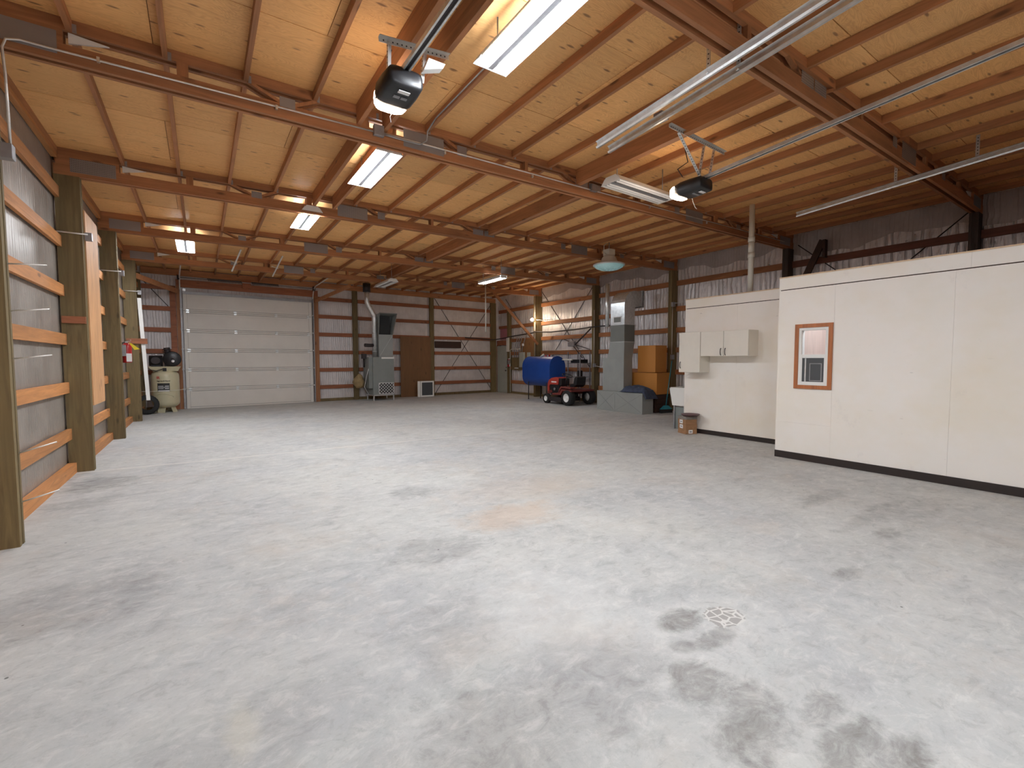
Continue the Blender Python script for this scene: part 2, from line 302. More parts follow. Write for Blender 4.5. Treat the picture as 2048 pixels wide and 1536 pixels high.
XF = {}     # world matrix of each empty
class MB:
    def __init__(s, xf=None): s.v = []; s.f = []; s.xf = xf; s.sm = []
    def add(s, vs, fs, smooth=False):
        o = len(s.v); s.v += [Vector(v) for v in vs]; s.f += [tuple(i + o for i in f) for f in fs]; s.sm += [smooth] * len(fs); return s
    def box(s, x0, x1, y0, y1, z0, z1):
        vs = [(x, y, z) for x in (x0, x1) for y in (y0, y1) for z in (z0, z1)]
        return s.add(vs, [(0, 1, 3, 2), (4, 6, 7, 5), (0, 4, 5, 1), (2, 3, 7, 6), (0, 2, 6, 4), (1, 5, 7, 3)])
    def hexa(s, p): # 8 points: bottom 4 (ccw), top 4
        return s.add(p, [(3, 2, 1, 0), (4, 5, 6, 7), (0, 1, 5, 4), (1, 2, 6, 5), (2, 3, 7, 6), (3, 0, 4, 7)])
    def bar(s, a, b, w, h, upv=(0, 0, 1)):
        a = Vector(a); b = Vector(b); d = (b - a).normalized(); u = Vector(upv); r = d.cross(u)
        if r.length < 1e-4: r = d.cross(Vector((1, 0, 0)))
        r.normalize(); u = r.cross(d).normalized(); r *= w / 2; u *= h / 2
        return s.hexa([a - r - u, a + r - u, b + r - u, b - r - u, a - r + u, a + r + u, b + r + u, b - r + u])
    def cyl(s, a, b, r, n=12, r2=None, cap=True):
        a = Vector(a); b = Vector(b); d = (b - a).normalized(); r2 = r if r2 is None else r2
        t = Vector((0, 0, 1)) if abs(d.z) < 0.9 else Vector((1, 0, 0)); u = d.cross(t).normalized(); w_ = d.cross(u)
        vs = [a + (u * math.cos(2 * PI * i / n) + w_ * math.sin(2 * PI * i / n)) * r for i in range(n)] + [b + (u * math.cos(2 * PI * i / n) + w_ * math.sin(2 * PI * i / n)) * r2 for i in range(n)]
        s.add(vs, [(i, (i + 1) % n, n + (i + 1) % n, n + i) for i in range(n)], True)
        if cap: s.add([], []); o = len(s.v) - 2 * n; s.f += [tuple(o + i for i in reversed(range(n))), tuple(o + n + i for i in range(n))]; s.sm += [False, False]
        return s
    def tube(s, pts, r, n=8):
        pts = [Vector(p) for p in pts]; rings = []; prev = None
        for i, p in enumerate(pts):
            d = (pts[min(i + 1, len(pts) - 1)] - pts[max(i - 1, 0)]).normalized()
            if prev is None: t = Vector((0, 0, 1)) if abs(d.z) < 0.9 else Vector((1, 0, 0)); u = d.cross(t).normalized()
            else: u = (prev - d * prev.dot(d)).normalized()
            prev = u; w_ = d.cross(u); rings.append([p + (u * math.cos(2 * PI * k / n) + w_ * math.sin(2 * PI * k / n)) * r for k in range(n)])
        vs = [v for rg in rings for v in rg]; fs = []
        for i in range(len(rings) - 1):
            for k in range(n): fs.append((i * n + k, i * n + (k + 1) % n, (i + 1) * n + (k + 1) % n, (i + 1) * n + k))
        s.add(vs, fs, True); o = len(s.v) - len(vs)
        s.f += [tuple(o + i for i in reversed(range(n))), tuple(o + len(vs) - n + i for i in range(n))]; s.sm += [False, False]
        return s
    def lathe(s, prof, c=(0, 0, 0), n=24, axis='z'):
        vs = []; fs = []
        for (r, h) in prof:
            for k in range(n):
                a = 2 * PI * k / n; q = (r * math.cos(a), r * math.sin(a))
                p = {'z': (q[0], q[1], h), 'x': (h, q[0], q[1]), 'y': (q[0], h, q[1])}[axis]
                vs.append(Vector(c) + Vector(p))
        for i in range(len(prof) - 1):
            for k in range(n): fs.append((i * n + k, i * n + (k + 1) % n, (i + 1) * n + (k + 1) % n, (i + 1) * n + k))
        return s.add(vs, fs, True)
    def prism(s, poly, a, b, plane='xz'):
        """polygon in a plane, pushed from a to b along the remaining axis"""
        def P(p, t): return {'xz': (p[0], t, p[1]), 'yz': (t, p[0], p[1]), 'xy': (p[0], p[1], t)}[plane]
        n = len(poly); vs = [P(p, a) for p in poly] + [P(p, b) for p in poly]
        return s.add(vs, [tuple(range(n)), tuple(reversed(range(n, 2 * n)))] + [(i, (i + 1) % n, n + (i + 1) % n, n + i) for i in range(n)])
    def build(s, name, mat, parent=None, bev=0.0, loc=None):
        vs = [s.xf @ v for v in s.v] if s.xf else s.v
        if parent is not None:
            Mi = XF[parent.name].inverted(); vs = [Mi @ v for v in vs]
        else:
            xs = [v.x for v in vs]; ys = [v.y for v in vs]; zs = [v.z for v in vs]
            loc = Vector(((min(xs) + max(xs)) / 2, (min(ys) + max(ys)) / 2, min(zs))); vs = [v - loc for v in vs]
        me = bpy.data.meshes.new(name); me.from_pydata([tuple(v) for v in vs], [], s.f); me.validate()
        bm = bmesh.new(); bm.from_mesh(me); bmesh.ops.recalc_face_normals(bm, faces=bm.faces)
        bm.to_mesh(me); bm.free()
        if len(me.polygons) == len(s.sm):
            for p, q in zip(me.polygons, s.sm): p.use_smooth = q
        o = bpy.data.objects.new(name, me); COL.objects.link(o); me.materials.append(MAT[mat] if isinstance(mat, str) else mat)
        if parent is not None: o.parent = parent; XF[o.name] = XF[parent.name].copy()
        else: o.location = loc; XF[o.name] = Matrix.Translation(loc)
        if bev:
            b = o.modifiers.new('bevel', 'BEVEL'); b.width = bev; b.segments = 2; b.limit_method = 'ANGLE'; b.angle_limit = math.radians(40)
        return o
def box(*a, xf=None): return MB(xf).box(*a)
def tag(o, label=None, cat=None, group=None, kind=None):
    if label: o['label'] = label
    if cat: o['category'] = cat
    if group: o['group'] = group
    if kind: o['kind'] = kind
    return o
def thing(name, loc, label=None, cat=None, group=None, rz=0.0, kind=None):
    o = bpy.data.objects.new(name, None); COL.objects.link(o); o.empty_display_size = 0.1
    o.location = loc; o.rotation_euler = (0, 0, rz); XF[o.name] = Matrix.Translation(Vector(loc)) @ Matrix.Rotation(rz, 4, 'Z')
    return tag(o, label, cat, group, kind)
def copy_tree(o, loc=None, rz=None, label=None, kids=None, parent=None):
    c = o.copy(); COL.objects.link(c); c.parent = parent
    if loc is not None: c.location = loc
    if rz is not None: c.rotation_euler = (0, 0, rz)
    if label: c['label'] = label
    for ch in list(KIDS(o)): copy_tree(ch, parent=c)
    return c
def KIDS(o): return [q for q in o.children]
def RZ(loc, a): return Matrix.Translation(Vector(loc)) @ Matrix.Rotation(a, 4, 'Z')

ZT = lambda x: 4.165 + 0.008 * x       # underside of the roof sheathing
ZB = lambda x: 3.825 + 0.0081 * x      # underside of the trusses
AE = math.atan(0.05)
ME = RZ((0, 16.87, 0), AE)             # end wall frame: x along the wall, y<0 towards the room
EY = lambda x: 16.87 + 0.05 * x
LY = [2.07, 5.091, 8.12, 11.13, 14.08]       # front faces of the posts on the left
RY = [2.07, 5.091, 8.12, 11.15, 14.30]       # and on the right
RX = [12.107, 12.107, 12.107, 12.107, 12.03]
TH = 0.12
LEV = [0.51, 1.115, 1.735, 2.36, 2.985, 3.60]

# ------------------------------------------------------------------ setting
fl = tag(box(-0.45, 12.7, -1.2, 17.9, -0.12, 0.0).build('floor', 'floor'), kind='structure')
ce = thing('ceiling', (6, 8, 4.2), kind='structure')
MB().hexa([(-0.45, -1.2, ZT(-.45) + .02), (12.7, -1.2, ZT(12.7) + .02), (12.7, 17.9, ZT(12.7) + .02), (-.45, 17.9, ZT(-.45) + .02),
           (-0.45, -1.2, ZT(-.45) + .10), (12.7, -1.2, ZT(12.7) + .10), (12.7, 17.9, ZT(12.7) + .10), (-.45, 17.9, ZT(-.45) + .10)]).build('roof_deck', 'fir_x', ce)
y = -1.93; row = 0
while y < 17.6:
    y1 = y + 1.215; x = -0.25 - (1.22 if row % 2 else 0)
    while x < 12.5:
        a, b = max(x, -0.25), min(x + 2.436, 12.45); ya, yb = max(y, -1.05), min(y1, 17.6)
        if b - a > 0.05 and yb - ya > 0.05:
            j = random.uniform(0, 0.003)
            MB().hexa([(a, ya, ZT(a) - j), (b, ya, ZT(b) - j), (b, yb, ZT(b) - j), (a, yb, ZT(a) - j),
                       (a, ya, ZT(a) + .014), (b, ya, ZT(b) + .014), (b, yb, ZT(b) + .014), (a, yb, ZT(a) + .014)]).build('plywood_sheet', 'ply', ce)
        x += 2.442
    y += 1.2215; row += 1
PX = [-0.215 + 0.0] + [0.44 + 0.6085 * k for k in range(20)]
bays = [(-1.0, LY[0], -1.0, RY[0])] + [(LY[i] + TH, LY[i + 1], RY[i] + TH, RY[i + 1]) for i in range(4)] + [(LY[4] + TH, 16.83, RY[4] + TH, 17.43)]
def span(bay, x):
    t = x / 12.1; return bay[0] + (bay[2] - bay[0]) * t, bay[1] + (bay[3] - bay[1]) * t
DEEP = {0: [2.70, 2.98], 1: [2.70, 2.98, 5.85], 2: [2.83, 3.14, 6.2], 3: [6.15], 4: [6.15], 5: [2.85]}
for bi, bay in enumerate(bays):
    for x in PX:
        if any(abs(x - d) < 0.16 for d in DEEP[bi]): continue
        if x > 12.28: continue
        a, b = span(bay, x)
        box(x - .019, x + .019, a, b, ZT(x) - .092, ZT(x) - .004).build('purlin', 'fir_y', ce)
    for x in DEEP[bi]:
        a, b = span(bay, x)
        hw = .045 if x > 5 else .022
        box(x - hw, x + hw, a, b, ZT(x) - .215, ZT(x) - .004).build('beam', 'fir_y', ce)
for ti in (1, 2):
    for x in PX[1:]:
        if x > 12: continue
        box(x + .019, x + .045, LY[ti] - .008, LY[ti] - .001, ZT(x) - .10, ZT(x) - .035).build('joist_hanger', 'galv_d', ce)

# ------------------------------------------------------------------ left wall
wl = tag(box(-0.36, -0.262, -1.2, 17.4, 0, 4.3).build('wall_left', 'foil_l'), kind='structure')
lb = [(-1.0, LY[0])] + [(LY[i] + TH, LY[i + 1]) for i in range(4)] + [(LY[4] + TH, 16.84)]
for i, (a, b) in enumerate(lb):
    if i == 0: continue
    for z in LEV: box(-.24, -.20, a, b, z - .07, z + .07).build('girt', 'girt_y', wl)
    box(-.255, -.17, a, b, 0, .13).build('base_plate', 'girt_y', wl)
    box(-.255, -.20, a, b, ZT(0) - .14, ZT(0) - .03).build('eave_board', 'girt_y', wl)
# ------------------------------------------------------------------ right wall
wr = tag(box(12.37, 12.5, -1.2, 17.9, 0, 4.4).build('wall_right', 'foil_r'), kind='structure')
RLEV = [0.5, 1.10, 1.72, 2.28, 2.87, 3.58]
rb = [(-1.0, RY[0])] + [(RY[i] + TH, RY[i + 1]) for i in range(4)] + [(RY[4] + TH, 16.56)]
for i, (a, b) in enumerate(rb):
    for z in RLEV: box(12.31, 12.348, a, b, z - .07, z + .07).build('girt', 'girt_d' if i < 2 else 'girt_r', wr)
    if i > 1: box(12.30, 12.36, a, b, 0, .09).build('base_plate', 'treated', wr)
box(12.31, 12.348, 16.56, 17.4, 2.82, 2.94).build('girt', 'girt_x', wr)
box(12.31, 12.348, 16.56, 17.4, 3.5, 3.64).build('girt', 'girt_x', wr)
box(12.355, 12.369, 16.62, 17.35, 2.34, 2.82).build('insulation_panel', 'pink', wr)
box(12.28, 12.36, 16.56, 17.5, 2.09, 2.30).build('header', 'girt_x', wr)
# loose darker upper foil with a wavy lower edge
for i, (a, b) in enumerate(rb[:5]):
    m = MB(); k = 28; vs = []
    for j in range(k + 1):
        yy = a + (b - a) * j / k; zz = 3.80 + .07 * math.sin(yy * 2.3 + i) + .035 * math.sin(yy * 6.1) + .015 * math.sin(yy * 14)
        if i > 1: zz += .12
        vs += [(12.362, yy, zz), (12.357, yy, 4.24), (12.3685, yy, zz), (12.3685, yy, 4.24)]
    m.add(vs, [f for j in range(k) for f in ((4 * j, 4 * j + 4, 4 * j + 5, 4 * j + 1), (4 * j + 2, 4 * j + 3, 4 * j + 7, 4 * j + 6), (4 * j, 4 * j + 2, 4 * j + 6, 4 * j + 4), (4 * j + 1, 4 * j + 5, 4 * j + 7, 4 * j + 3))])
    m.build('foil_flap', 'foil_d', wr)
# rods on the right wall
def rod(p, q, par, r=.010): MB().cyl(p, q, r, 6).build('brace_rod', 'dark', par)
rod((12.357, 14.3, 4.1), (12.357, 11.35, 0.9), wr); rod((12.357, 11.35, 4.1), (12.357, 14.3, 0.9), wr)
rod((12.357, 16.9, 4.1), (12.357, 14.5, 1.8), wr)
rod((12.357, 5.0, 4.0), (12.357, 2.3, 1.6), wr); rod((12.357, 2.25, 4.0), (12.357, 5.0, 1.6), wr)
# ------------------------------------------------------------------ end wall
we = tag(box(-0.3, 12.75, .06, .16, 0, 4.35, xf=ME).build('wall_end', 'foil_e'), kind='structure')
JL, JR = .67, 4.66
def ebox(*a): return MB(ME).box(*a)
for (a, b) in ((-.13, .515), (4.67, 5.83), (6.05, 8.925), (9.165, 11.94)):
    for z in LEV:
        if a < 0 and z < 1.0: continue
        ebox(a, b, 0, .038, z - .065, z + .065).build('girt', 'girt_x', we)
    ebox(a, b, -.01, .05, 0, .10).build('base_plate', 'treated', we)
ebox(JL, JR, -.01, .038, 3.64, 3.86).build('door_header', 'girt_x', we)
ebox(-.13, 12.2, -.02, .05, 3.97, 4.15).build('end_rafter', 'fir_x', we)
rodE = lambda p, q: MB(ME).cyl(p, q, .010, 6).build('brace_rod', 'dark', we)
rodE((9.2, .046, 3.97), (12.05, .046, .05)); rodE((12.05, .046, 4.0), (9.2, .046, .08))
rodE((-.2, .046, 3.9), (.6, .046, 2.9))
# ------------------------------------------------------------------ wall behind the camera with two closed doors
wb = tag(box(-0.36, 12.5, -1.2, -1.06, 0, 4.35).build('wall_back', 'foil_e'), kind='structure')
def sect_door(name, x0, x1, yf, n, h, xf, flip=1):
    d = thing(name, (0, 0, 0), kind='structure')
    sec = h / n
    for i in range(n):
        z0 = i * sec + .004; z1 = (i + 1) * sec - .004
        m = MB(xf).box(x0, x1, yf, yf + flip * .04, z0, z1)
        s = m.build('door_section', 'gdoor_core', d)
        f = yf - flip * .012
        # the face stands in front of deep grooves above and below every joint
        MB(xf).box(x0 + .10, x1 - .10, f, yf, z0 + .052, z1 - .052).build('face', 'gdoor', s)
        MB(xf).box(x0 + .10, x1 - .10, f, yf, z1 - .043, z1).box(x0 + .10, x1 - .10, f, yf, z0, z0 + .043).build('rail', 'gdoor', s)
        MB(xf).box(x0 + .13, x1 - .13, f - flip * .008, f, z0 + .128, z0 + .137).box(x0 + .13, x1 - .13, f - flip * .008, f, z1 - .137, z1 - .128).build('rib', 'gdoor', s)
        MB(xf).box(x0 + .006, x0 + .096, f - flip * .006, yf, z0, z1).box(x1 - .096, x1 - .006, f - flip * .006, yf, z0, z1).build('end_stile', 'gdoor', s)
        if i < n - 1:
            for t in (0.02, .36, .68, .955):
                xx = x0 + (x1 - x0) * t
                MB(xf).box(xx, xx + .075, f - flip * .014, f, z1 - .05, z1 + .05).cyl((xx - .005, f - flip * .014, z1), (xx + .08, f - flip * .014, z1), .012, 6).build('hinge', 'galv', s)
    return d
d1 = sect_door('door_1', .82, 4.44, -.02, 6, 3.53, ME)
MB(ME).box(.82, 4.44, -.075, -.03, 3.44, 3.52).box(.82, 4.44, -.078, -.074, 3.475, 3.485).build('top_strut', 'galv_d', d1)
for x in (.755, 4.47):
    MB(ME).box(x, x + .028, -.10, -.03, .02, 3.6).build('track', 'galv_d', d1)
    (ebox(x - .085, x, -.03, .04, 0, 3.66) if x < 1 else ebox(x + .03, x + .19, -.03, .04, 0, 3.66)).build('jamb', 'fir_z', d1)
for i in range(5):
    for x in (.775, 4.47): MB(ME).cyl((x - .03, -.06, .6 * i + .59), (x + .03, -.06, .6 * i + .59), .022, 8).build('roller', 'sock', d1)
MB(ME).cyl((.70, -.20, 3.90), (4.55, -.20, 3.90), .014, 8).build('torsion_shaft', 'galv_d', d1)
for a, b in ((1.45, 2.35), (2.62, 3.4)):
    k = 26; m = MB(ME)
    pts = []
    for i in range(k * 8 + 1):
        t = i / (k * 8); an = 2 * PI * k * t; pts.append((a + (b - a) * t, -.20 + .035 * math.cos(an), 3.90 + .035 * math.sin(an)))
    m.tube(pts, .008, 5).build('torsion_spring', 'dark', d1)
for x in (.70, 4.46): MB(ME).lathe([(.012, 0), (.075, 0), (.085, .012), (.07, .02), (.07, .05), (.085, .058), (.012, .06)], (x, -.2, 3.90), 16, 'x').build('cable_drum', 'dark', d1)
ebox(2.38, 2.62, -.10, -.0, 3.74, 3.98).build('spring_anchor_plate', 'girt_x', d1)
for x in (.76, 4.48):
    pts = [(x, -.08, 3.55)] + [(x, -.08 - .40 * (1 - math.cos(t)), 3.55 + .40 * math.sin(t)) for t in [PI / 2 * k / 6 for k in range(1, 7)]] + [(x, -2.2, 4.02)]
    MB(ME).tube(pts, .02, 6).build('overhead_track', 'steel_w', d1)
MB(ME).box(.83, .90, -.035, -.005, 3.53, 3.60).build('bracket', 'galv', d1)
# wide board left of the door jamb, and the end-wall posts
ebox(.515, .66, -.02, .04, 0, 3.66).build('jamb_board', 'girt_x', d1)
for i, (x0, x1) in enumerate(((1.2, 4.9), (5.3, 8.2))):
    sect_door('door_%d' % (3 + i), x0, x1, -1.03, 5, 3.0, None, -1)

# ------------------------------------------------------------------ man door in the right wall
d2 = thing('door_2', (12.33, 17.05, 0), kind='structure')
leaf = box(12.275, 12.315, 16.66, 17.48, 0.01, 2.06).build('door_leaf', 'doorgreen', d2, .004)
box(12.26, 12.33, 16.60, 16.66, 0, 2.09).build('jamb', 'doorgreen', d2); box(12.26, 12.33, 17.48, 17.50, 0, 2.09).build('jamb', 'fir_z', d2)
MB().cyl((12.275, 16.74, .98), (12.24, 16.74, .98), .012, 8).lathe([(0, -.03), (.02, -.028), (.03, -.012), (.026, 0), (0, 0)], (12.24, 16.74, .98), 12, 'x').build('door_knob', 'dark', leaf)
MB().lathe([(0, -.012), (.022, -.01), (.024, 0), (0, 0)], (12.275, 16.74, 1.12), 12, 'x').build('deadbolt', 'dark', leaf)

# ------------------------------------------------------------------ white office walls
def office_wall(name, X, ya, yb, ycuts, H=2.645, seam=2.462, hole=None, low=None):
    o = thing(name, (X, yb, 0), kind='structure')
    m = MB()
    def wbox(m_, x0, x1, y0, y1, z0, z1):
        if hole and y0 < hole[1] and y1 > hole[0] and z0 < hole[3] and z1 > hole[2]:
            h0, h1, g0, g1 = hole
            if h0 > y0: m_.box(x0, x1, y0, h0, z0, z1)
            if h1 < y1: m_.box(x0, x1, h1, y1, z0, z1)
            m_.box(x0, x1, max(h0, y0), min(h1, y1), z0, g0); m_.box(x0, x1, max(h0, y0), min(h1, y1), g1, z1)
        else: m_.box(x0, x1, y0, y1, z0, z1)
    wbox(m, X + .014, X + .11, ya + .012, yb - .014, 0, H - .04); m.build('stud_wall', 'darkboard', o)
    ys = [ya] + ycuts + [yb]
    for i in range(len(ys) - 1):
        y0, y1 = ys[i] + .0007, ys[i + 1] - .0007
        zs = [0.0, seam]
        if low and i == len(ys) - 2: zs = [0.0, low, seam]
        for k in range(len(zs) - 1):
            q = MB(); wbox(q, X, X + .012, y0, y1, zs[k] + .0007, zs[k + 1] - .0007); q.build('wall_panel', 'wpanel', o)
    sp = [ya, (ya + yb) / 2 + .2, yb] if yb - ya > 3 else [ya, yb]
    for i in range(len(sp) - 1): box(X - .004, X + .012, sp[i] + .001, sp[i + 1] - .001, seam + .012, H - .004).build('top_strip', 'wpanel', o)
    box(X - .012, X + .10, ya, yb, H - .004, H + .012).build('top_plate', 'pale', o)
    box(X - .0005, X + .006, yb - .02, yb + .0, 0, seam).build('corner_bead', 'wpanel', o)
    return o
HOLE = (2.765, 3.145, 1.085, 1.905)
wn = office_wall('wall_office_near', 8.341, -1.05, 3.435, [-.93, .30, 1.515, 2.71], hole=HOLE, low=.535)
box(8.353, 9.33, 3.42, 3.434, 0, 2.64).build('return_panel', 'wpanel', wn)
wf = office_wall('wall_office_far', 9.33, 3.436, 5.715, [4.63])
box(9.342, 12.36, 5.70, 5.714, 0, 2.64).build('return_panel', 'wpanel', wf)
tag(box(8.36, 12.36, -1.05, 3.42, 2.56, 2.60).build('ceiling_office', 'wpanel'), kind='structure')
tag(box(9.35, 12.36, 3.44, 5.70, 2.56, 2.60).build('ceiling_office_far', 'wpanel'), kind='structure')
tag(box(8.331, 8.341, -1.05, 3.436, 0, .10).build('baseboard_near', 'basebd'), kind='structure')
tag(box(9.320, 9.330, 3.45, 5.716, 0, .085).build('baseboard_far', 'basebd'), kind='structure')
# inside of the office, seen through the window
tag(box(8.46, 10.2, 3.39, 3.41, 0, 2.55).build('wall_office_side', wood('office_plywood_side', (.64, .52, .47), 'z', .12, .6, False)), kind='structure')
tag(box(10.2, 10.25, -1.05, 3.41, 0, 2.55).build('wall_office_inner', wood('office_plywood', (.62, .44, .36), 'z', .12, .6, False)), kind='structure')
ob = thing('ceiling_bulb', (9.2, 2.2, 2.42), 'plain bulb on the office ceiling behind the window', 'lamp')  # unseen bulb, added to brighten the view through the window
MB().lathe([(0, 0), (.03, .01), (.045, .05), (.03, .09), (.015, .11)], (9.2, 2.2, 2.42), 12).build('bulb', 'office_bulb', ob)
MB().lathe([(.015, .10), (.05, .11), (.05, .139), (0, .139)], (9.2, 2.2, 2.42), 12).build('holder', 'sock', ob)
# window in the near office wall
win = thing('window_1', (8.34, 2.95, 1.04), kind='structure')
def ring(x0, x1, y0, y1, z0, z1, t):
    return MB().box(x0, x1, y0, y1, z1 - t, z1).box(x0, x1, y0, y1, z0, z0 + t).box(x0, x1, y0, y0 + t, z0 + t, z1 - t).box(x0, x1, y1 - t, y1, z0 + t, z1 - t)
ring(8.322, 8.341, 2.715, 3.195, 1.037, 1.955, .052).build('trim', 'cherry', win)
ring(8.330, 8.43, 2.768, 3.142, 1.09, 1.90, .034).build('window_frame', 'white', win)
box(8.332, 8.37, 2.80, 3.11, 1.488, 1.525).build('meeting_rail', 'white', win)
ring(8.335, 8.36, 2.80, 3.11, 1.122, 1.49, .016).build('lower_sash', 'white', win)
box(8.362, 8.366, 2.80, 3.11, 1.52, 1.87).build('pane', 'glass', win)
box(8.346, 8.350, 2.815, 3.095, 1.135, 1.475).build('screen', 'screen', win)
ring(8.3435, 8.346, 2.845, 3.0, 1.15, 1.40, .010).build('reflected_frame', 'galv_d', win)
MB().box(8.3435, 8.346, 3.045, 3.062, 1.14, 1.47).build('sash_channel', 'galv', win)

# ------------------------------------------------------------------ posts
def post(name, x0, x1, y0, y1, z1, label, group=None, side=None, mat='treated', xf=None):
    o = thing(name, ((xf @ Vector(((x0 + x1) / 2, (y0 + y1) / 2, 0))) if xf else ((x0 + x1) / 2, (y0 + y1) / 2, 0)), label, 'post', group)
    nlam = 3; t = (y1 - y0) / nlam
    for i in range(nlam):     # laminated from three planks
        MB(xf).box(x0 + (.004 if i == 1 else 0), x1 - (.004 if i == 1 else 0), y0 + i * t + .0006, y0 + (i + 1) * t - .0006, 0, z1).build('plank', mat, o)
    return o
lab = ['square wooden post on the left wall next to the camera', 'big greenish post at the left picture edge with steel pegs', 'greenish wooden post with a small orange cleat and a long board behind it',
       'greenish wooden post on the left wall carrying the fire extinguisher', 'brownish wooden post on the left wall with a cleat and a leaning white strip']
lposts = []
for i, y in enumerate(LY):
    p = post('wooden_post', -.245, 0, y, y + TH, ZB(0), lab[i]); lposts.append(p)
rl = ['dark wooden post behind the near white office wall', 'dark wooden post rising behind the joint of both white walls', 'wooden post beside the laundry tub and the broom',
      'wooden post between the mower and the grey duct column', 'wooden post holding the bare flood bulb above the blue tank']
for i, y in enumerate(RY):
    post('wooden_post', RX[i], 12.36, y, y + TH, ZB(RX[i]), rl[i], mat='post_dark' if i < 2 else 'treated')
post('wooden_post', 5.85, 6.03, -.03, .055, 3.97, 'wooden post in the end wall just left of the grey furnace', xf=ME)
post('wooden_post', 8.95, 9.13, -.03, .055, 3.97, 'wooden post in the end wall beside the tall brown panel', xf=ME)
post('wooden_post', 11.94, 12.22, -.03, .055, 3.97, 'dark wooden post in the far corner beside the grey door', xf=ME)
post('wooden_post', -.26, -.14, -.03, .055, 3.97, 'dark wooden corner post behind the air compressor', xf=ME)
post('wooden_post', 12.20, 12.36, 16.44, 16.56, 3.6, 'short wooden post between the grey door and the electric panels')
box(-.235, -.005, LY[2] - .03, LY[2] - .001, 1.945, 2.035).build('cleat', 'girt_x', lposts[2])
box(-.22, .17, LY[4] - .034, LY[4] - .001, 1.86, 1.985).build('cleat', 'girt_x', lposts[4])
box(-.245, -.12, 11.25 + 0, 11.262, 1.9, 2.3).build('batten', 'pale', lposts[3])
tag(box(-.001, .012, 8.245, 9.12, .86, 3.44).build('narrow_board', 'osb'), 'tall orange-brown board fixed behind the cleated post on the left wall', 'board')

# ------------------------------------------------------------------ roof trusses
def plate(m, x0, x1, z0, z1, t=.0025): return m.box(x0, x1, -t, -.0003, z0, z1)
def truss(y0, y1, label):
    a = math.atan2(y1 - y0, 12.1); t = thing('roof_truss', (0, y0, 0), label, 'truss', rz=a); xf = RZ((0, y0, 0), a)
    def H(x0, x1, z0f, z1f, ya, yb):  # sloped chord
        return MB(xf).hexa([(x0, ya, z0f(x0)), (x1, ya, z0f(x1)), (x1, yb, z0f(x1)), (x0, yb, z0f(x0)), (x0, ya, z1f(x0)), (x1, ya, z1f(x1)), (x1, yb, z1f(x1)), (x0, yb, z1f(x0))])
    L0, L1 = -.24, 12.34
    bx = lambda x: ZB(x); btx = lambda x: ZB(x) + .135; tb = lambda x: ZT(x) - .093; tt = lambda x: ZT(x) - .003
    for (ya, yb) in ((0, .038), (.082, .12)):
        for (p, q) in ((L0, 3.45), (3.452, 8.64), (8.642, L1)):
            H(p, q, tb, tt, ya, yb).build('top_chord', 'fir_x', t); H(p, q, bx, btx, ya, yb).build('bottom_chord', 'fir_x', t)
        f = lambda x: 12.1 - x
        for mir in (0, 1):
            g = (lambda x: x) if not mir else f
            def web(xa, xb, wd, ya=ya, yb=yb):  # xa at the top chord, xb at the bottom chord
                xa, xb = g(xa), g(xb); n_ = MB(xf); h = wd / 2
                p = [(xa - h, tb(xa)), (xa + h, tb(xa)), (xb + h, btx(xb)), (xb - h, btx(xb))]
                n_.prism(p, ya, yb, 'xz').build('web', 'fir_z', t)
            web(1.17, 1.17, .085); web(1.70, 1.97, .075); web(2.28, 2.05, .075); web(2.76, 2.76, .085); web(3.72, 3.95, .075); web(4.92, 4.92, .05); web(5.60, 5.86, .075)
            x0, x1 = sorted((g(-.22), g(.40)))
            MB(xf).prism([(x0, btx(x0)), (x1, btx(x1)), (x1, tb(x1)), (x0, tb(x0))], ya, yb, 'xz').build('heel_block', 'fir_x', t)
    for mir in (0, 1):
        g = (lambda x: x) if not mir else (lambda x: 12.1 - x)
        x0, x1 = sorted((g(-.085), g(.365))); zc = ZB(x0)
        for p in ((x0, x1, zc + .05, zc + .225), (*sorted((g(3.2), g(3.70))), ZB(g(3.45)) + .03, ZB(g(3.45)) + .225), (*sorted((g(1.94), g(2.08))), ZB(g(2)) + .105, ZB(g(2)) + .20),
                  (*sorted((g(3.88), g(4.01))), ZB(g(3.9)) + .09, ZB(g(3.9)) + .21), (*sorted((g(5.80), g(6.04))), ZB(6) + .095, ZB(6) + .20)):
            plate(MB(xf), *p).build('gang_plate', 'gang', t)
        # pale triangular filler next to the heel
        a_, b_ = g(.43), g(.68); z1 = tb(a_) - .005
        MB(xf).prism([(a_, z1), (b_, tb(b_) - .03), (g(.62), tb(b_) - .045), (a_, z1 - .085)], .02, .036, 'xz').build('wedge', 'white', t)
    return t
tl = ['wooden roof truss nearest the camera crossing above the white office wall', 'wooden roof truss with conduit and junction boxes clipped along its bottom chord', 'wooden roof truss over the cleated post, behind the first full fluorescent lamp',
      'wooden roof truss crossing just before the fourth lit lamp in the row', 'last wooden roof truss before the end wall with the sectional door']
for i in range(5): truss(LY[i], RY[i] + (0 if i < 4 else 0.0), tl[i])

# ------------------------------------------------------------------ diagonal timber braces
def brace(a, b, w_, h, label):
    o = MB().bar(a, b, w_, h).build('timber_brace', 'fir_x'); return tag(o, label, 'brace')
brace((-.02, LY[4] + .16, 3.50), (.70, EY(.7) - .10, 3.50), .04, .13, 'timber brace from the left wall post to the sectional door jamb')
brace((4.56, EY(4.5) - .08, 3.50), (5.02, RY[4] + .0, 3.70), .04, .11, 'timber brace rising from the right jamb of the sectional door')
brace((10.08, 14.27, 3.92), (12.12, 14.27, 2.05), .04, .10, 'long diagonal timber brace above the blue fuel tank')

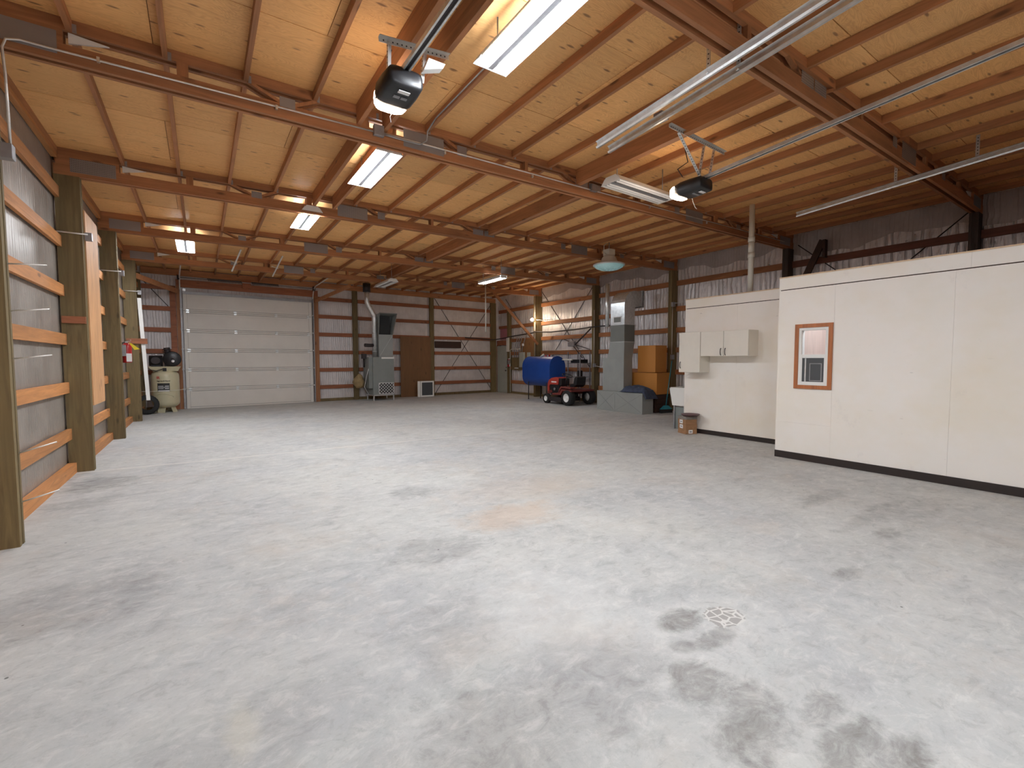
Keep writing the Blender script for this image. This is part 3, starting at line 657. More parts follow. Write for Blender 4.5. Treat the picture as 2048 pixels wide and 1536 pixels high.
# ------------------------------------------------------------------ fluorescent fixtures
def fixture(loc, rz, lit, label, group, L=1.22, Wd=.32, shade=False):
    t = thing('fluorescent_lamp', loc, label, 'lamp', group, rz); xf = XF[t.name]
    h = Wd / 2
    m = MB(xf)
    for q in (-1, 1):   # slotted reflector wings and the closed spine between them
        m.prism([(q * h, .0), (q * (h - .004), .0), (q * .108, .062), (q * .112, .072)], -L / 2, L / 2, 'xz')
        m.prism([(q * .096, .060), (q * .03, .060), (q * .03, .072), (q * .094, .072)], -L / 2, L / 2, 'xz')
    m.box(-.03, .03, -L / 2, L / 2, .06, .085)
    m.build('housing', 'lampmetal', t)
    for e in (-1, 1): MB(xf).prism([(-h, -.002), (h, -.002), (.085, .086), (-.085, .086)], e * L / 2 - .004, e * L / 2 + .004, 'xz').build('end_cap', 'white', t)
    tx = (h - .06, .062) if h > .13 else (.055, .055)
    for x in ((-tx[0], -tx[1], tx[1], tx[0]) if h > .13 else (-.055, .055)):
        MB(xf).cyl((x, -L / 2 + .035, .014), (x, L / 2 - .035, .014), .0165, 8, cap=False).build('tube', 'tube_on' if lit else 'tube_off', t)
        for e in (-1, 1): MB(xf).box(x - .012, x + .012, e * (L / 2 - .032) - .012, e * (L / 2 - .032) + .012, .008, .06).build('lamp_socket', 'sock', t)
    MB(xf).box(-.022, .022, -L / 2 + .008, L / 2 - .008, .004, .058).build('ballast_cover', 'galv_d', t)
    for e in (-1, 1): MB(xf).cyl((0, e * L * .4, .08), (0, e * L * .4, ZT(loc[0]) - loc[2] + .01), .006, 6).build('hanger', 'galv_d', t)
    return t
GL = 'lit fluorescent lamps under the ceiling'
fixture((3.27, 2.72, 3.845), 0, 1, 'large lit fluorescent lamp cut by the top edge, beside the black opener', GL)
fixture((3.10, 5.88, 3.85), 0, 1, 'lit four-tube fluorescent lamp just behind the truss with the conduit', GL)
fixture((2.80, 8.70, 3.88), 0, 1, 'lit fluorescent lamp second smallest in the row going towards the sectional door', GL)
fixture((1.03, 11.95, 3.85), 0, 1, 'small lit fluorescent lamp closest to the left wall above the door bay', GL)
fixture((8.17, 11.25, 3.70), 0, 1, 'lit fluorescent lamp hanging low above the furnace corner and blue tank', GL, Wd=.22)
fixture((5.80, 13.35, 3.68), 0, 0, 'small unlit white fluorescent lamp near the furnace flue', 'unlit lamps')
fixture((6.38, 4.39, 3.79), PI / 2 + .03, 0, 'white unlit fluorescent lamp beside the far opener, tubes dark', 'unlit lamps', Wd=.34)
# unseen extra lamp added behind the camera to brighten the near hall
fixture((3.27, -0.42, 3.86), 0, 1, 'lit fluorescent lamp behind the camera in line with the row', GL)

# angle brackets carrying the door tracks
for i, (x, y) in enumerate(((2.00, 13.55), (2.95, 13.75))):
    t = thing('track_bracket', (x, y, 3.75), ('pale steel bracket hanging from the roof above the sectional door, nearer the left wall', 'pale steel bracket hanging from the roof above the sectional door, nearer the flue')[i], 'bracket')
    MB().bar((x - .06, y + .2, 3.72), (x + .12, y - .38, 4.175), .035, .012).build('bar', 'steel_w', t); MB().bar((x - .10, y, 3.95), (x + .06, y, 3.90), .03, .012).build('arm', 'steel_w', t)

# low-bay lamp
t = thing('high_bay_lamp', (9.30, 7.80, 3.58), 'bell-shaped industrial lamp with turquoise glass hanging before a truss', 'lamp'); X, Y, Z = 9.30, 7.80, 3.58
MB().lathe([(.0, .0), (.12, .0), (.22, .01), (.31, .05), (.355, .10), (.35, .105), (.0, .105)], (X, Y, Z), 28).build('lens', 'lowbay', t)
MB().lathe([(.345, .095), (.375, .10), (.375, .125), (.33, .145), (.24, .165), (.19, .21), (.165, .28), (.12, .335), (.0, .34)], (X, Y, Z), 28).build('reflector', 'lampmetal', t)
box(X - .10, X + .10, Y - .10, Y + .10, Z + .335, Z + .475).build('ballast_box', 'pvc', t, .006)
MB().tube([(X - .1, Y, Z + .36), (X - .17, Y, Z + .40), (X - .17, Y, Z + .55), (X - .05, Y, Z + .62)], .008, 6).build('cord', 'pvc', t)
MB().cyl((X, Y, Z + .47), (X, Y, Z + .64), .012, 8).build('stem', 'galv_d', t)

# ------------------------------------------------------------------ garage door openers
def angle_iron(m, a, b, w_=.032, up=(0, 0, 1)):
    a, b = Vector(a), Vector(b); d = (b - a).normalized(); u = Vector(up); r = d.cross(u).normalized(); u = r.cross(d).normalized()
    m.bar(a, b, .004, w_, up); m.bar(a + r * w_ / 2 + u * w_ / 2, b + r * w_ / 2 + u * w_ / 2, w_, .004, up); return m
def perf(name, a, b, par, up=(0, 0, 1), w_=.034):
    m = MB(); angle_iron(m, a, b, w_, up); o = m.build(name, 'perf', par)
    a, b = Vector(a), Vector(b); L_ = (b - a).length; d = (b - a) / L_; u = Vector(up); r = d.cross(u).normalized(); k = int(L_ / .035)
    q = MB()
    for i in range(1, k): c = a + d * (L_ * i / k); q.cyl(c - r * .0032, c + r * .0032, .0065, 6)
    q.build('hole', 'inkk', o)
    return o
def opener(loc, label, slope, chain=False):
    x, y, z = loc
    t = thing('garage_door_opener', loc, label, 'opener')
    m = MB()   # rounded housing
    secs = [(-.20, .11, .055), (-.185, .140, .075), (-.05, .150, .085), (.08, .150, .085), (.16, .135, .07)]
    n = 20; vs = []
    for (yy, rx, rz_) in secs:
        for k in range(n):
            a = 2 * PI * k / n; c, s_ = math.cos(a), math.sin(a)
            vs.append((x + rx * math.copysign(abs(c) ** .5, c), y + yy, z + .085 + rz_ * math.copysign(abs(s_) ** .5, s_)))
    fs = [(i * n + k, i * n + (k + 1) % n, (i + 1) * n + (k + 1) % n, (i + 1) * n + k) for i in range(len(secs) - 1) for k in range(n)] + [tuple(range(n)), tuple(reversed(range((len(secs) - 1) * n, len(secs) * n)))]
    m.add(vs, fs, True).build('housing', 'black', t)
    # frosted lens at the far lower end
    m = MB(); vs = []; secs2 = [(.155, .137, .072), (.20, .13, .075), (.245, .105, .06), (.265, .07, .035)]
    for (yy, rx, rz_) in secs2:
        for k in range(n):
            a = 2 * PI * k / n; c, s_ = math.cos(a), math.sin(a)
            vs.append((x + rx * math.copysign(abs(c) ** .5, c), y + yy, z + .075 + rz_ * math.copysign(abs(s_) ** .5, s_)))
    fs = [(i * n + k, i * n + (k + 1) % n, (i + 1) * n + (k + 1) % n, (i + 1) * n + k) for i in range(3) for k in range(n)] + [tuple(range(n)), tuple(reversed(range(3 * n, 4 * n)))]
    m.add(vs, fs, True).build('light_lens', 'lens_on', t)
    box(x - .045, x + .045, y - .16, y - .12, z - .006, z + .0).build('label_plate', 'sign', t)
    MB().box(x - .055, x - .005, y - .07, y - .04, z - .006, z + .001).box(x + .005, x + .055, y - .07, y - .04, z - .006, z + .001).build('vent', 'gtext', t)
    # steel rail with a dark belt channel
    L_ = 4.0; e = (x + .02 * 0, y - .18 - L_, z + .15 + slope * L_); b0 = (x, y - .12, z + .155)
    for s_ in (-1, 1): MB().bar((b0[0] + s_ * .022, b0[1], b0[2]), (e[0] + s_ * .022, max(e[1], -1.0), b0[2] + slope * min(L_, y + .88)), .014, .034).build('rail_side', 'galv', t)
    MB().bar((b0[0], b0[1], b0[2] + .006), (b0[0], -1.0, b0[2] + .006 + slope * (y + .88)), .03, .02).build('rail', 'dark', t)
    return t
o1 = opener((2.60, 3.66, 3.545), 'black door opener with glowing lens close to the camera, beside the big lamp', .0)
perf('mounting_angle', (2.40, 3.50, 3.86), (2.98, 3.50, 3.93), o1)
perf('strap', (2.47, 3.50, 3.88), (2.47, 3.52, 3.68), o1, (0, 1, 0)); perf('strap', (2.76, 3.50, 3.90), (2.74, 3.52, 3.68), o1, (0, 1, 0))
MB().prism([(2.72, 3.70), (2.88, 3.76), (2.90, 3.80), (2.76, 3.80)], 3.40, 3.47, 'xz').build('bracket', 'white', o1)
MB().tube([(2.52, 3.56, 3.86), (2.50, 3.6, 3.78), (2.55, 3.62, 3.73), (2.6, 3.6, 3.71)], .006, 6).build('power_cord', 'black', o1)
MB().tube([(2.62, 3.83, 3.54), (2.60, 3.84, 3.50), (2.61, 3.85, 3.46)], .003, 5).build('antenna', 'sock', o1)
o2 = opener((6.30, 3.52, 3.48), 'black door opener with lit lens at the end of the long sloping rail', .0583)
perf('mounting_angle', (5.55, 3.30, 4.02), (6.62, 3.30, 3.98), o2)
perf('strap', (5.72, 3.30, 3.99), (6.22, 3.36, 3.64), o2, (0, 1, 0)); perf('strap', (6.40, 3.30, 3.97), (6.40, 3.36, 3.64), o2, (0, 1, 0)); perf('strap', (6.2, 3.30, 3.97), (6.2, 3.36, 3.64), o2, (0, 1, 0))
MB().tube([(6.15, 3.55, 3.68), (6.12, 3.6, 3.78), (6.25, 3.55, 3.88), (6.1, 3.5, 4.03)], .006, 6).build('power_cord', 'black', o2)
MB().tube([(6.42, 3.6, 3.50), (6.45, 3.6, 3.44), (6.46, 3.58, 3.38), (6.48, 3.57, 3.36)], .004, 5).build('antenna', 'pvc', o2)
# yellow outlet boxes on the roof near the far opener
tag(box(5.36, 5.48, 3.25, 3.36, 4.04, 4.11).build('outlet_box', 'galv_d', None, .004), 'small grey outlet box on the roof beam beside the far opener', 'outlet box')

# ------------------------------------------------------------------ overhead door tracks
def track(x, yend, z, label, hang):
    t = thing('overhead_track', (x, yend, z), label, 'track')
    L_ = yend + 1.0; x0 = x - .0198 * 0; s = .0583
    a = Vector((x, yend, z)); b = Vector((x - .0198 * L_, -1.0, z + s * L_)); d = (b - a).normalized(); r = d.cross(Vector((0, 0, 1))).normalized()
    u = r.cross(d)
    prof = [(c_[0] * 1.25, c_[1] * 1.1) for c_ in [(-.012, -.030), (.012, -.036), (.018, -.020), (.002, -.012), (.002, .02), (.018, .03), (.004, .04), (-.006, .03), (-.006, -.018), (-.012, -.022)]]
    vs = [p + r * q[0] + u * q[1] for p in (a, b) for q in prof]; n = len(prof)
    MB().add(vs, [tuple(range(n)), tuple(reversed(range(n, 2 * n)))] + [(i, (i + 1) % n, n + (i + 1) % n, n + i) for i in range(n)]).build('rail', 'galv', t)
    for (yy, n_) in hang:
        zz = z + s * (yend - yy); xx = x - .0198 * (yend - yy)
        perf('hanger', (xx, yy, ZT(xx) - .05), (xx, yy, zz), t, (0, 1, 0))
        MB().cyl((xx - .03, yy, zz), (xx + .03, yy, zz), .011, 8).build('bolt', 'galv', t)
    return t
track(4.724, 3.56, 3.70, 'upper galvanized door track, left one of the paired rails', ((2.28, 0),))
track(4.908, 3.572, 3.70, 'galvanized door track, right one of the paired rails with a bolt', ((2.13, 0),))
track(9.20, 3.62, 3.77, 'single galvanized door track above the near white office wall', ((2.35, 0), (1.55, 0)))

# ------------------------------------------------------------------ conduit on the truss and boxes
def jbox(c, s, label, cat='junction box', mat='galv_d', name='junction_box'):
    x, y, z = c; t = thing(name, (x, y, z - s[2] / 2), label, cat)
    box(x - s[0] / 2, x + s[0] / 2, y - s[1] / 2, y + s[1] / 2, z - s[2] / 2, z + s[2] / 2).build('box', mat, t, .003)
    return t
yc = LY[1] - .014
cd = thing('conduit', (3, yc, 3.9), 'thin steel conduit clipped along the face of a roof truss', 'conduit')
pts = [(0.085, yc - .02, 3.05), (.08, yc - .02, 3.6), (.07, yc - .02, 3.80), (.09, yc - .01, 3.87), (.16, yc, 3.895), (.35, yc, 3.895), (2.85, yc, 3.945)]
MB().tube(pts, .009, 8).build('pipe', 'steel_w', cd)
MB().tube([(2.95, yc, 3.955), (6.08, yc, 3.975), (6.2, yc, 3.975), (11.9, yc, 4.03)], .009, 8).build('pipe', 'steel_w', cd)
MB().tube([(2.95, yc - .015, 3.935), (3.15, yc - .02, 3.93), (3.38, yc - .03, 3.93), (3.46, yc - .04, 3.99), (3.455, yc - .08, 4.08), (3.455, yc - .3, 4.13), (3.455, yc - 1.6, 4.13)], .009, 8).build('flexible_pipe', 'galv_d', cd)
for x in (.6, 1.9, 3.7, 5.0, 7.4, 9.0): box(x, x + .02, yc - .012, yc + .012, 3.88 + .008 * x, 3.92 + .008 * x).build('clip', 'galv', cd)
jbox((2.905, yc - .02, 3.955), (.11, .05, .11), 'square grey junction box on the truss under the black opener')
jbox((6.13, yc - .02, 4.0), (.11, .05, .10), 'grey junction box on the truss beside the unlit white lamp')
jbox((.055, LY[1] - .05, 3.03), (.10, .08, .11), 'grey junction box on the post at the left picture edge')
def cond(pts, label, r=.010, mat='steel_w'):
    return tag(MB().tube(pts, r, 7).build('conduit', mat), label, 'conduit')
for i, (y, lb_) in enumerate(((LY[2], 'the cleated post'), (LY[3], 'the fire extinguisher post'), (LY[4], 'the post with the leaning strip'))):
    cond([(-.26, y - .02, 3.10), (-.1, y - .018, 3.10), (.055, y - .018, 3.10)], 'short steel conduit crossing ' + lb_)
    jbox((.055, y + .04, 3.08), (.07, .07, .10), 'small grey box at the conduit end on ' + lb_)
for i, (z, dz, zl) in enumerate(((2.22, .02, 'highest'), (1.855, .03, 'second highest'), (1.48, .03, 'middle'), (.73, .06, 'second lowest'), (.335, .05, 'lowest'))):
    tag(MB().cyl((.0, 5.19, z), (.21, 5.25, z + dz), .006, 6).build('steel_peg', 'steel_w'), zl + ' steel peg sticking out from the post at the left picture edge', 'peg')

# ------------------------------------------------------------------ left side objects
def extinguisher(c, r, h, label, tagy=True):
    x, y, z = c; t = thing('fire_extinguisher', c, label, 'fire extinguisher')
    MB().lathe([(0, 0), (r * .9, 0), (r, .02), (r, h * .72), (r * .85, h * .82), (r * .35, h * .9), (0, h * .9)], c, 20).build('cylinder', 'extred', t)
    MB().box(x - .02, x + .02, y - .02, y + .02, z + h * .88, z + h * .97).bar((x, y, z + h * .97), (x + .07, y - .05, z + h * 1.02), .018, .012).bar((x, y, z + h * .93), (x + .06, y - .05, z + h * .94), .018, .01).build('valve_handle', 'galv', t)
    MB().tube([(x, y, z + h * .9), (x - r * .8, y, z + h * .9), (x - r * 1.15, y, z + h * .7), (x - r * 1.15, y, z + h * .25)], .012, 8).build('hose', 'rubber', t)
    MB().box(x + .0, x + r * .95, y - r - .004, y - r + .05, z + h * .05, z + h * .42).build('label', 'sign', t)
    if tagy: MB().add([(x + .04, y - .05, z + h * .9), (x + .08, y - .05, z + h * .88), (x + .20, y - .05, z + h * .62), (x + .12, y - .05, z + h * .58), (x + .04, y - .045, z + h * .9), (x + .08, y - .045, z + h * .88), (x + .20, y - .045, z + h * .62), (x + .12, y - .045, z + h * .58)],
                      [(0, 1, 2, 3), (7, 6, 5, 4), (0, 4, 5, 1), (1, 5, 6, 2), (2, 6, 7, 3), (3, 7, 4, 0)]).build('inspection_tag', 'yellow', t)
    MB().box(x - .075, x + .0, y - r - .031, y - r + .004, z + h * .3, z + h * .8).build('bracket', 'galv_d', t)
    return t
extinguisher((.055, 11.36, 1.42), .078, .42, 'red fire extinguisher with a yellow tag on the left post')
extinguisher((12.15, 16.44 - .07, 1.15), .055, .36, 'small red fire extinguisher beside the grey door', False)
g = MB(); g.bar((.045, 14.10, 2.95), (.135, 14.10, .50), .075, .03, (0, 1, 0)); tag(g.build('white_strip', 'white'), 'long white strip leaning against the left wall before the compressor', 'strip')

# air compressor
ac = thing('air_compressor', (.38, 16.22, 0), 'beige upright air compressor with black pump beside the sectional door', 'compressor'); CX, CY = .365, 16.22
R_ = .325
tk = MB().lathe([(0, .12), (.12, .125), (.24, .16), (.305, .22), (R_, .30), (R_, 1.02), (.305, 1.10), (.24, 1.16), (.12, 1.20), (0, 1.21)], (CX, CY, 0), 36).build('tank', 'beige', ac)
for k in range(4):
    a = PI / 4 + k * PI / 2 + .3
    MB().hexa([(CX + math.cos(a - .4) * .26, CY + math.sin(a - .4) * .26, 0), (CX + math.cos(a + .4) * .26, CY + math.sin(a + .4) * .26, 0), (CX + math.cos(a + .4) * .24, CY + math.sin(a + .4) * .24, 0), (CX + math.cos(a - .4) * .24, CY + math.sin(a - .4) * .24, 0),
               (CX + math.cos(a - .5) * .20, CY + math.sin(a - .5) * .20, .16), (CX + math.cos(a + .5) * .20, CY + math.sin(a + .5) * .20, .16), (CX + math.cos(a + .5) * .18, CY + math.sin(a + .5) * .18, .16), (CX + math.cos(a - .5) * .18, CY + math.sin(a - .5) * .18, .16)]).build('foot', 'beige', ac)
MB().hexa([(CX - .25, CY - .2, 1.16), (CX + .30, CY - .2, 1.16), (CX + .30, CY + .2, 1.16), (CX - .25, CY + .2, 1.16), (CX - .36, CY - .24, 1.29), (CX + .37, CY - .24, 1.29), (CX + .37, CY + .24, 1.29), (CX - .36, CY + .24, 1.29)]).build('platform', 'beige', ac)
MB().cyl((CX - .34, CY, 1.45), (CX - .04, CY, 1.45), .15, 16).box(CX - .3, CX - .08, CY - .12, CY + .12, 1.29, 1.34).build('motor', 'black', ac)
pm = MB().box(CX + .0, CX + .20, CY - .12, CY + .14, 1.29, 1.52).cyl((CX + .1, CY - .02, 1.5), (CX + .06, CY - .02, 1.82), .075, 12)
for k in range(5): pm.cyl((CX + .085 - .008 * k, CY - .02, 1.58 + .045 * k), (CX + .083 - .008 * k, CY - .02, 1.60 + .045 * k), .10, 14)
pm.build('pump', 'dark', ac)
MB().lathe([(.03, -.02), (.20, -.02), (.215, 0), (.20, .02), (.17, .02), (.16, 0), (.05, 0), (.03, .02)], (CX + .18, CY - .16, 1.50), 24, 'y').build('flywheel', 'black', ac)
MB().lathe([(0, -.012), (.035, -.01), (.04, 0), (0, 0)], (CX + .20, CY - .182, 1.44), 14, 'y').build('gauge', 'sign', ac)
MB().cyl((CX - .19, CY - .16, 1.46), (CX - .19, CY - .13, 1.46), .10, 16).build('motor_pulley', 'dark', ac)
MB().tube([(CX - .30, CY - .25, 1.20), (CX - .18, CY - .26, 1.17), (CX - .05, CY - .26, 1.22), (CX + .02, CY - .26, 1.24)], .012, 6).build('hose', 'dark', ac)
MB().box(CX - .03, CX + .05, CY - .27, CY - .22, 1.17, 1.25).build('pressure_switch', 'black', ac)
def wrap(x0, x1, z0, z1, rr, name, mat, n=6):
    vs = []; fs = []
    for rad in (rr, rr + .004):
        for zz in (z0, z1):
            for k in range(n + 1):
                a = -PI / 2 - .15 + (x0 + (x1 - x0) * k / n) / R_
                vs.append((CX + rad * math.cos(a), CY + rad * math.sin(a), zz))
    q = n + 1
    for k in range(n):
        fs += [(2 * q + k, 2 * q + k + 1, 3 * q + k + 1, 3 * q + k), (k, k + 1, 3 * q + k + 1 - 2 * q - 0, q + k)] if False else [(2 * q + k, 2 * q + k + 1, 3 * q + k + 1, 3 * q + k), (k + 1, k, q + k, q + k + 1)]
        fs += [(k, k + 1, 2 * q + k + 1, 2 * q + k), (q + k, 3 * q + k, 3 * q + k + 1, q + k + 1)]
    return MB().add(vs, fs).build(name, mat, ac)
wrap(-.12, .16, .60, .83, R_ + .001, 'data_plate', 'inkk'); wrap(-.10, .15, .60, .635, R_ + .006, 'plate_strip', 'sign')
for k in range(3): wrap(-.10, .02 + .04 * (k % 2), .745 - .035 * k, .757 - .035 * k, R_ + .006, 'plate_line', 'sign'); 
for k in range(3): wrap(.05, .14, .745 - .035 * k, .757 - .035 * k, R_ + .006, 'plate_line', 'sign')
def wrap_text(txt, size, xs, z, mat, bold=0.0):
    cu = bpy.data.curves.new('lettering', 'FONT'); cu.body = txt; cu.size = size; cu.extrude = .001; cu.offset = bold; cu.align_x = 'CENTER'
    o = bpy.data.objects.new('tmp_text', cu); COL.objects.link(o); dg = bpy.context.evaluated_depsgraph_get()
    me = bpy.data.meshes.new_from_object(o.evaluated_get(dg)); bpy.data.objects.remove(o)
    m = MB(); vs = []
    for v in me.vertices:
        a = -PI / 2 - .15 + (xs + v.co.x) / R_; rad = R_ + .003 + v.co.z; vs.append((CX + rad * math.cos(a), CY + rad * math.sin(a), z + v.co.y))
    m.add(vs, [tuple(p.vertices) for p in me.polygons]); return m.build('lettering', mat, ac)
wrap_text('Ingersoll-Rand', .052, .02, .875, 'inkk', .0015); wrap_text('IR', .10, -.10, .95, 'inkr', .002)
# embossed lower arch
MB().tube([(CX + (R_ + .003) * math.cos(-PI / 2 - .15 + t * .75), CY + (R_ + .003) * math.sin(-PI / 2 - .15 + t * .75), .44 + .10 * (1 - t * t)) for t in [(-1 + k / 8) for k in range(17)]], .008, 6).build('embossed_arch', 'beige', ac)
MB().tube([(-.2, CY - .32, .62), (CX - .33, CY - .30, .61), (CX, CY - .345, .62), (CX + .34, CY - .30, .63), (CX + .62, 16.78, .66)], .006, 5).build('strap', 'pvc', ac)
bk = thing('rubber_tire', (-.05, 16.1, .0), 'black tire standing behind the post beside the compressor', 'tire')
MB().lathe([(.15, -.07), (.22, -.08), (.26, -.05), (.265, 0), (.26, .05), (.22, .08), (.15, .07), (.15, -.07)], (-.02, 15.75, .266), 24, 'y').build('tread', 'rubber', bk)

# ------------------------------------------------------------------ furnace on the end wall
fu = thing('furnace', (6.6, 16.6, 0), 'grey furnace cabinet with hooded duct standing at the end wall', 'furnace')
FY = 16.18
box(6.25, 7.02, FY, 17.02, .21, 1.56).build('cabinet', 'furn', fu, .006)
box(6.56, 7.02, FY - .006, FY, 1.50, 1.56).build('top_rail', 'white', fu)
box(6.12, 6.25, FY + .05, 16.9, .45, 1.56).build('side_cabinet', 'furn', fu, .004)
for (x, yy) in ((6.27, FY + .02), (6.99, FY + .02), (6.27, 16.95), (6.99, 16.95)): box(x - .018, x + .018, yy - .018, yy + .018, 0, .19).build('leg', 'galv', fu)
MB().box(6.25, 7.02, FY, FY + .03, .18, .21).box(6.25, 6.28, FY, 17.0, .18, .21).box(6.99, 7.02, FY, 17.0, .18, .21).build('stand_rail', 'galv', fu)
gr = MB().box(6.45, 7.0, FY - .004, FY - .001, .24, .64).build('grille', 'inkk', fu)
lat = MB(); x0, x1, z0, z1 = 6.45, 7.0, .24, .64
for k in range(-4, 7):
    for sgn in (1, -1):
        c = x0 + k * .11
        pts = []
        for zz in (z0, z1):
            xx = c + (zz - z0) if sgn == 1 else c + (z1 - z0) - (zz - z0)
            pts.append([xx, zz])
        (xa, za), (xb, zb_) = pts
        if xa > xb: xa, za, xb, zb_ = xb, zb_, xa, za
        sl = (zb_ - za) / (xb - xa)
        if xb <= x0 or xa >= x1: continue
        if xa < x0: za += sl * (x0 - xa); xa = x0
        if xb > x1: zb_ += sl * (x1 - xb); xb = x1
        if xb - xa > .02: lat.bar((xa, FY - .008, za), (xb, FY - .008, zb_), .006, .009, (0, 0, 1))
lat.box(x0, x1, FY - .012, FY - .004, z0, z0 + .015).box(x0, x1, FY - .012, FY - .004, z1 - .015, z1).box(x0, x0 + .015, FY - .012, FY - .004, z0, z1).box(x1 - .015, x1, FY - .012, FY - .004, z0, z1)
lat.build('lattice', 'sign', gr)
MB().box(6.51, 7.02, FY + .10, 16.75, 1.56, 2.37).build('plenum', 'duct1', fu)
MB().bar((6.55, FY + .098, 1.62), (6.98, FY + .098, 2.30), .006, .006).build('crease', 'galv', fu)
# hood with the dark open mouth facing the room
hm = MB()
P = [(6.51, FY + .12, 2.37), (7.02, FY + .12, 2.37), (7.02, 16.78, 2.37), (6.51, 16.78, 2.37)]
T_ = [(6.51, FY - .02, 3.12), (7.14, FY - .02, 3.12), (7.14, 16.7, 3.06), (6.42, 16.7, 3.06)]
hm.add([P[0], P[1], P[2], P[3], T_[0], T_[1], T_[2], T_[3]], [(1, 2, 6, 5), (2, 3, 7, 6), (3, 0, 4, 7), (4, 5, 6, 7)])
ho = hm.build('hood', 'duct1', fu); so = ho.modifiers.new('s', 'SOLIDIFY'); so.thickness = .012
MB().box(6.52, 7.0, 16.5, 16.52, 2.38, 3.05).build('hood_liner', 'inkk', fu)  # black sheet stands in for the shade inside the hood
MB().bar((6.50, FY - .03, 3.12), (7.15, FY - .03, 3.12), .03, .03).bar((6.50, FY - .02, 3.12), (6.50, FY + .11, 2.38), .03, .03, (1, 0, 0)).bar((7.14, FY - .02, 3.12), (7.02, FY + .11, 2.38), .03, .03, (1, 0, 0)).build('hood_rim', 'duct2', fu)
fy = 16.42
MB().tube([(6.40, fy, 1.56), (6.40, fy, 2.95), (6.39, fy, 3.05), (6.33, fy, 3.16), (6.20, fy, 3.40), (6.155, fy, 3.5), (6.15, fy, 3.62), (6.15, fy, 4.02)], .085, 16).build('flue_pipe', 'galv', fu)
MB().cyl((6.15, fy, 3.86), (6.15, fy, 4.16), .13, 16).build('flue_collar', 'dark', fu)
MB().cyl((6.34, fy - .02, 1.98), (6.02, fy - .08, 1.98), .06, 12).build('draft_regulator', 'dark', fu)
for z in (1.75, 2.4, 3.0): MB().cyl((6.40, fy, z), (6.40, fy, z + .02), .09, 16).build('pipe_band', 'galv', fu)
MB().box(5.98, 6.12, FY + .3, FY + .5, 1.5, 1.68).cyl((6.05, FY + .4, 1.2), (6.05, FY + .4, 1.5), .03, 8).build('burner_control', 'dark', fu)
MB().tube([(6.18, FY + .1, 1.5), (6.14, FY + .08, 1.2), (6.05, FY + .1, .9), (6.0, FY + .2, .5), (6.1, FY + .1, .25)], .012, 6).build('fuel_line', 'galv', fu)
bg = MB().lathe([(0, .34), (.10, .36), (.17, .44), (.20, .56), (.17, .70), (.09, .80), (.03, .86), (0, .86)], (5.87, 16.62, .1), 14)
for v in bg.v: v.x += .03 * math.sin(v.z * 17 + v.y * 9); v.y += .02 * math.sin(v.x * 23)
tag(bg.build('burlap_wrap', 'tan'), 'tan wrapped bundle hanging beside the furnace cabinet', 'bundle')

tag(MB(RZ((7.64, EY(7.6) - .07, 0), AE)).box(0, 1.30, 0, .018, 0.0, 2.37).build('plywood_panel', 'brownpanel', None), 'tall brown plywood panel leaning on the end wall', 'panel')
fr = thing('framed_screen', (8.5, 17.0, 0), 'small white framed screen leaning at the foot of the brown panel', 'screen')
xs_ = RZ((8.27, EY(8.5) - .42, 0), AE)
def ringE(m, x0, x1, y0, y1, z0, z1, t): return m.box(x0, x1, y0, y1, z1 - t, z1).box(x0, x1, y0, y1, z0, z0 + t).box(x0, x0 + t, y0, y1, z0 + t, z1 - t).box(x1 - t, x1, y0, y1, z0 + t, z1 - t)
ringE(MB(xs_), 0.06, .64, 0, .03, 0, .62, .055).build('frame', 'white', fr); MB(xs_).box(.10, .60, .012, .016, .05, .57).build('mesh', 'screen', fr)
MB(xs_).box(-.05, .05, .02, .05, 0, .62).build('side_rail', 'white', fr)
tag(MB(ME).box(9.17, 10.4, -.03, -.001, 1.95, 2.22).build('dark_board', 'darkboard'), 'dark brown board fixed on the girts right of the brown panel', 'board')
tag(MB().tube([(10.55, EY(10.5) - .10, 2.40), (11.2, EY(11.2) - .1, 2.38), (11.9, 17.2, 2.33), (12.16, 16.9, 2.38), (12.16, 16.4, 2.42), (12.22, 16.0, 2.46), (12.22, 15.2, 2.50), (12.22, 14.55, 2.53), (11.95, 14.3, 2.54), (12.0, 14.1, 2.52), (12.24, 13.6, 2.50), (12.26, 12.4, 2.52), (12.2, 11.6, 2.54), (12.07, 11.35, 2.54), (12.07, 11.08, 2.54), (12.24, 10.7, 2.56), (12.28, 10.4, 2.56), (12.28, 9.6, 2.52)], .022, 8).build('air_hose', 'dark'), 'dark hose strung along the girts of the far corner', 'hose')
tag(MB().cyl((9.6, 14.0, 2.45), (9.6, 14.0, 4.14), .022, 10).build('drop_pipe', 'pvc'), 'white pipe hanging from the roof under the low lamp', 'pipe')
# electric panels right of the grey door
eb = thing('electric_board', (12.28, 15.2, 1.2), 'brown backboard with grey breaker boxes beside the grey door', 'electric board')
box(12.27, 12.305, 14.62, 15.65, 1.55, 2.30).build('backboard', 'brownpanel', eb)
box(12.255, 12.305, 14.62, 16.3, 1.02, 1.55).build('lower_board', 'treated', eb)
b1 = box(12.18, 12.255, 15.30, 15.62, 1.14, 1.76).build('breaker_box', 'elec', eb, .005); box(12.176, 12.18, 15.33, 15.59, 1.17, 1.73).build('cover', 'elec', b1)
b2 = box(12.20, 12.255, 14.92, 15.10, 1.30, 1.75).build('breaker_box', 'elec', eb, .005)
for yy in (15.50, 15.75, 15.9, 16.05): MB().tube([(12.24, yy, 1.55), (12.24, yy, 1.9), (12.24, yy - .1, 2.1), (12.24, yy - .2, 2.28), (12.25, yy - .2, 2.40)], .016, 6).build('cable', 'galv_d', eb)
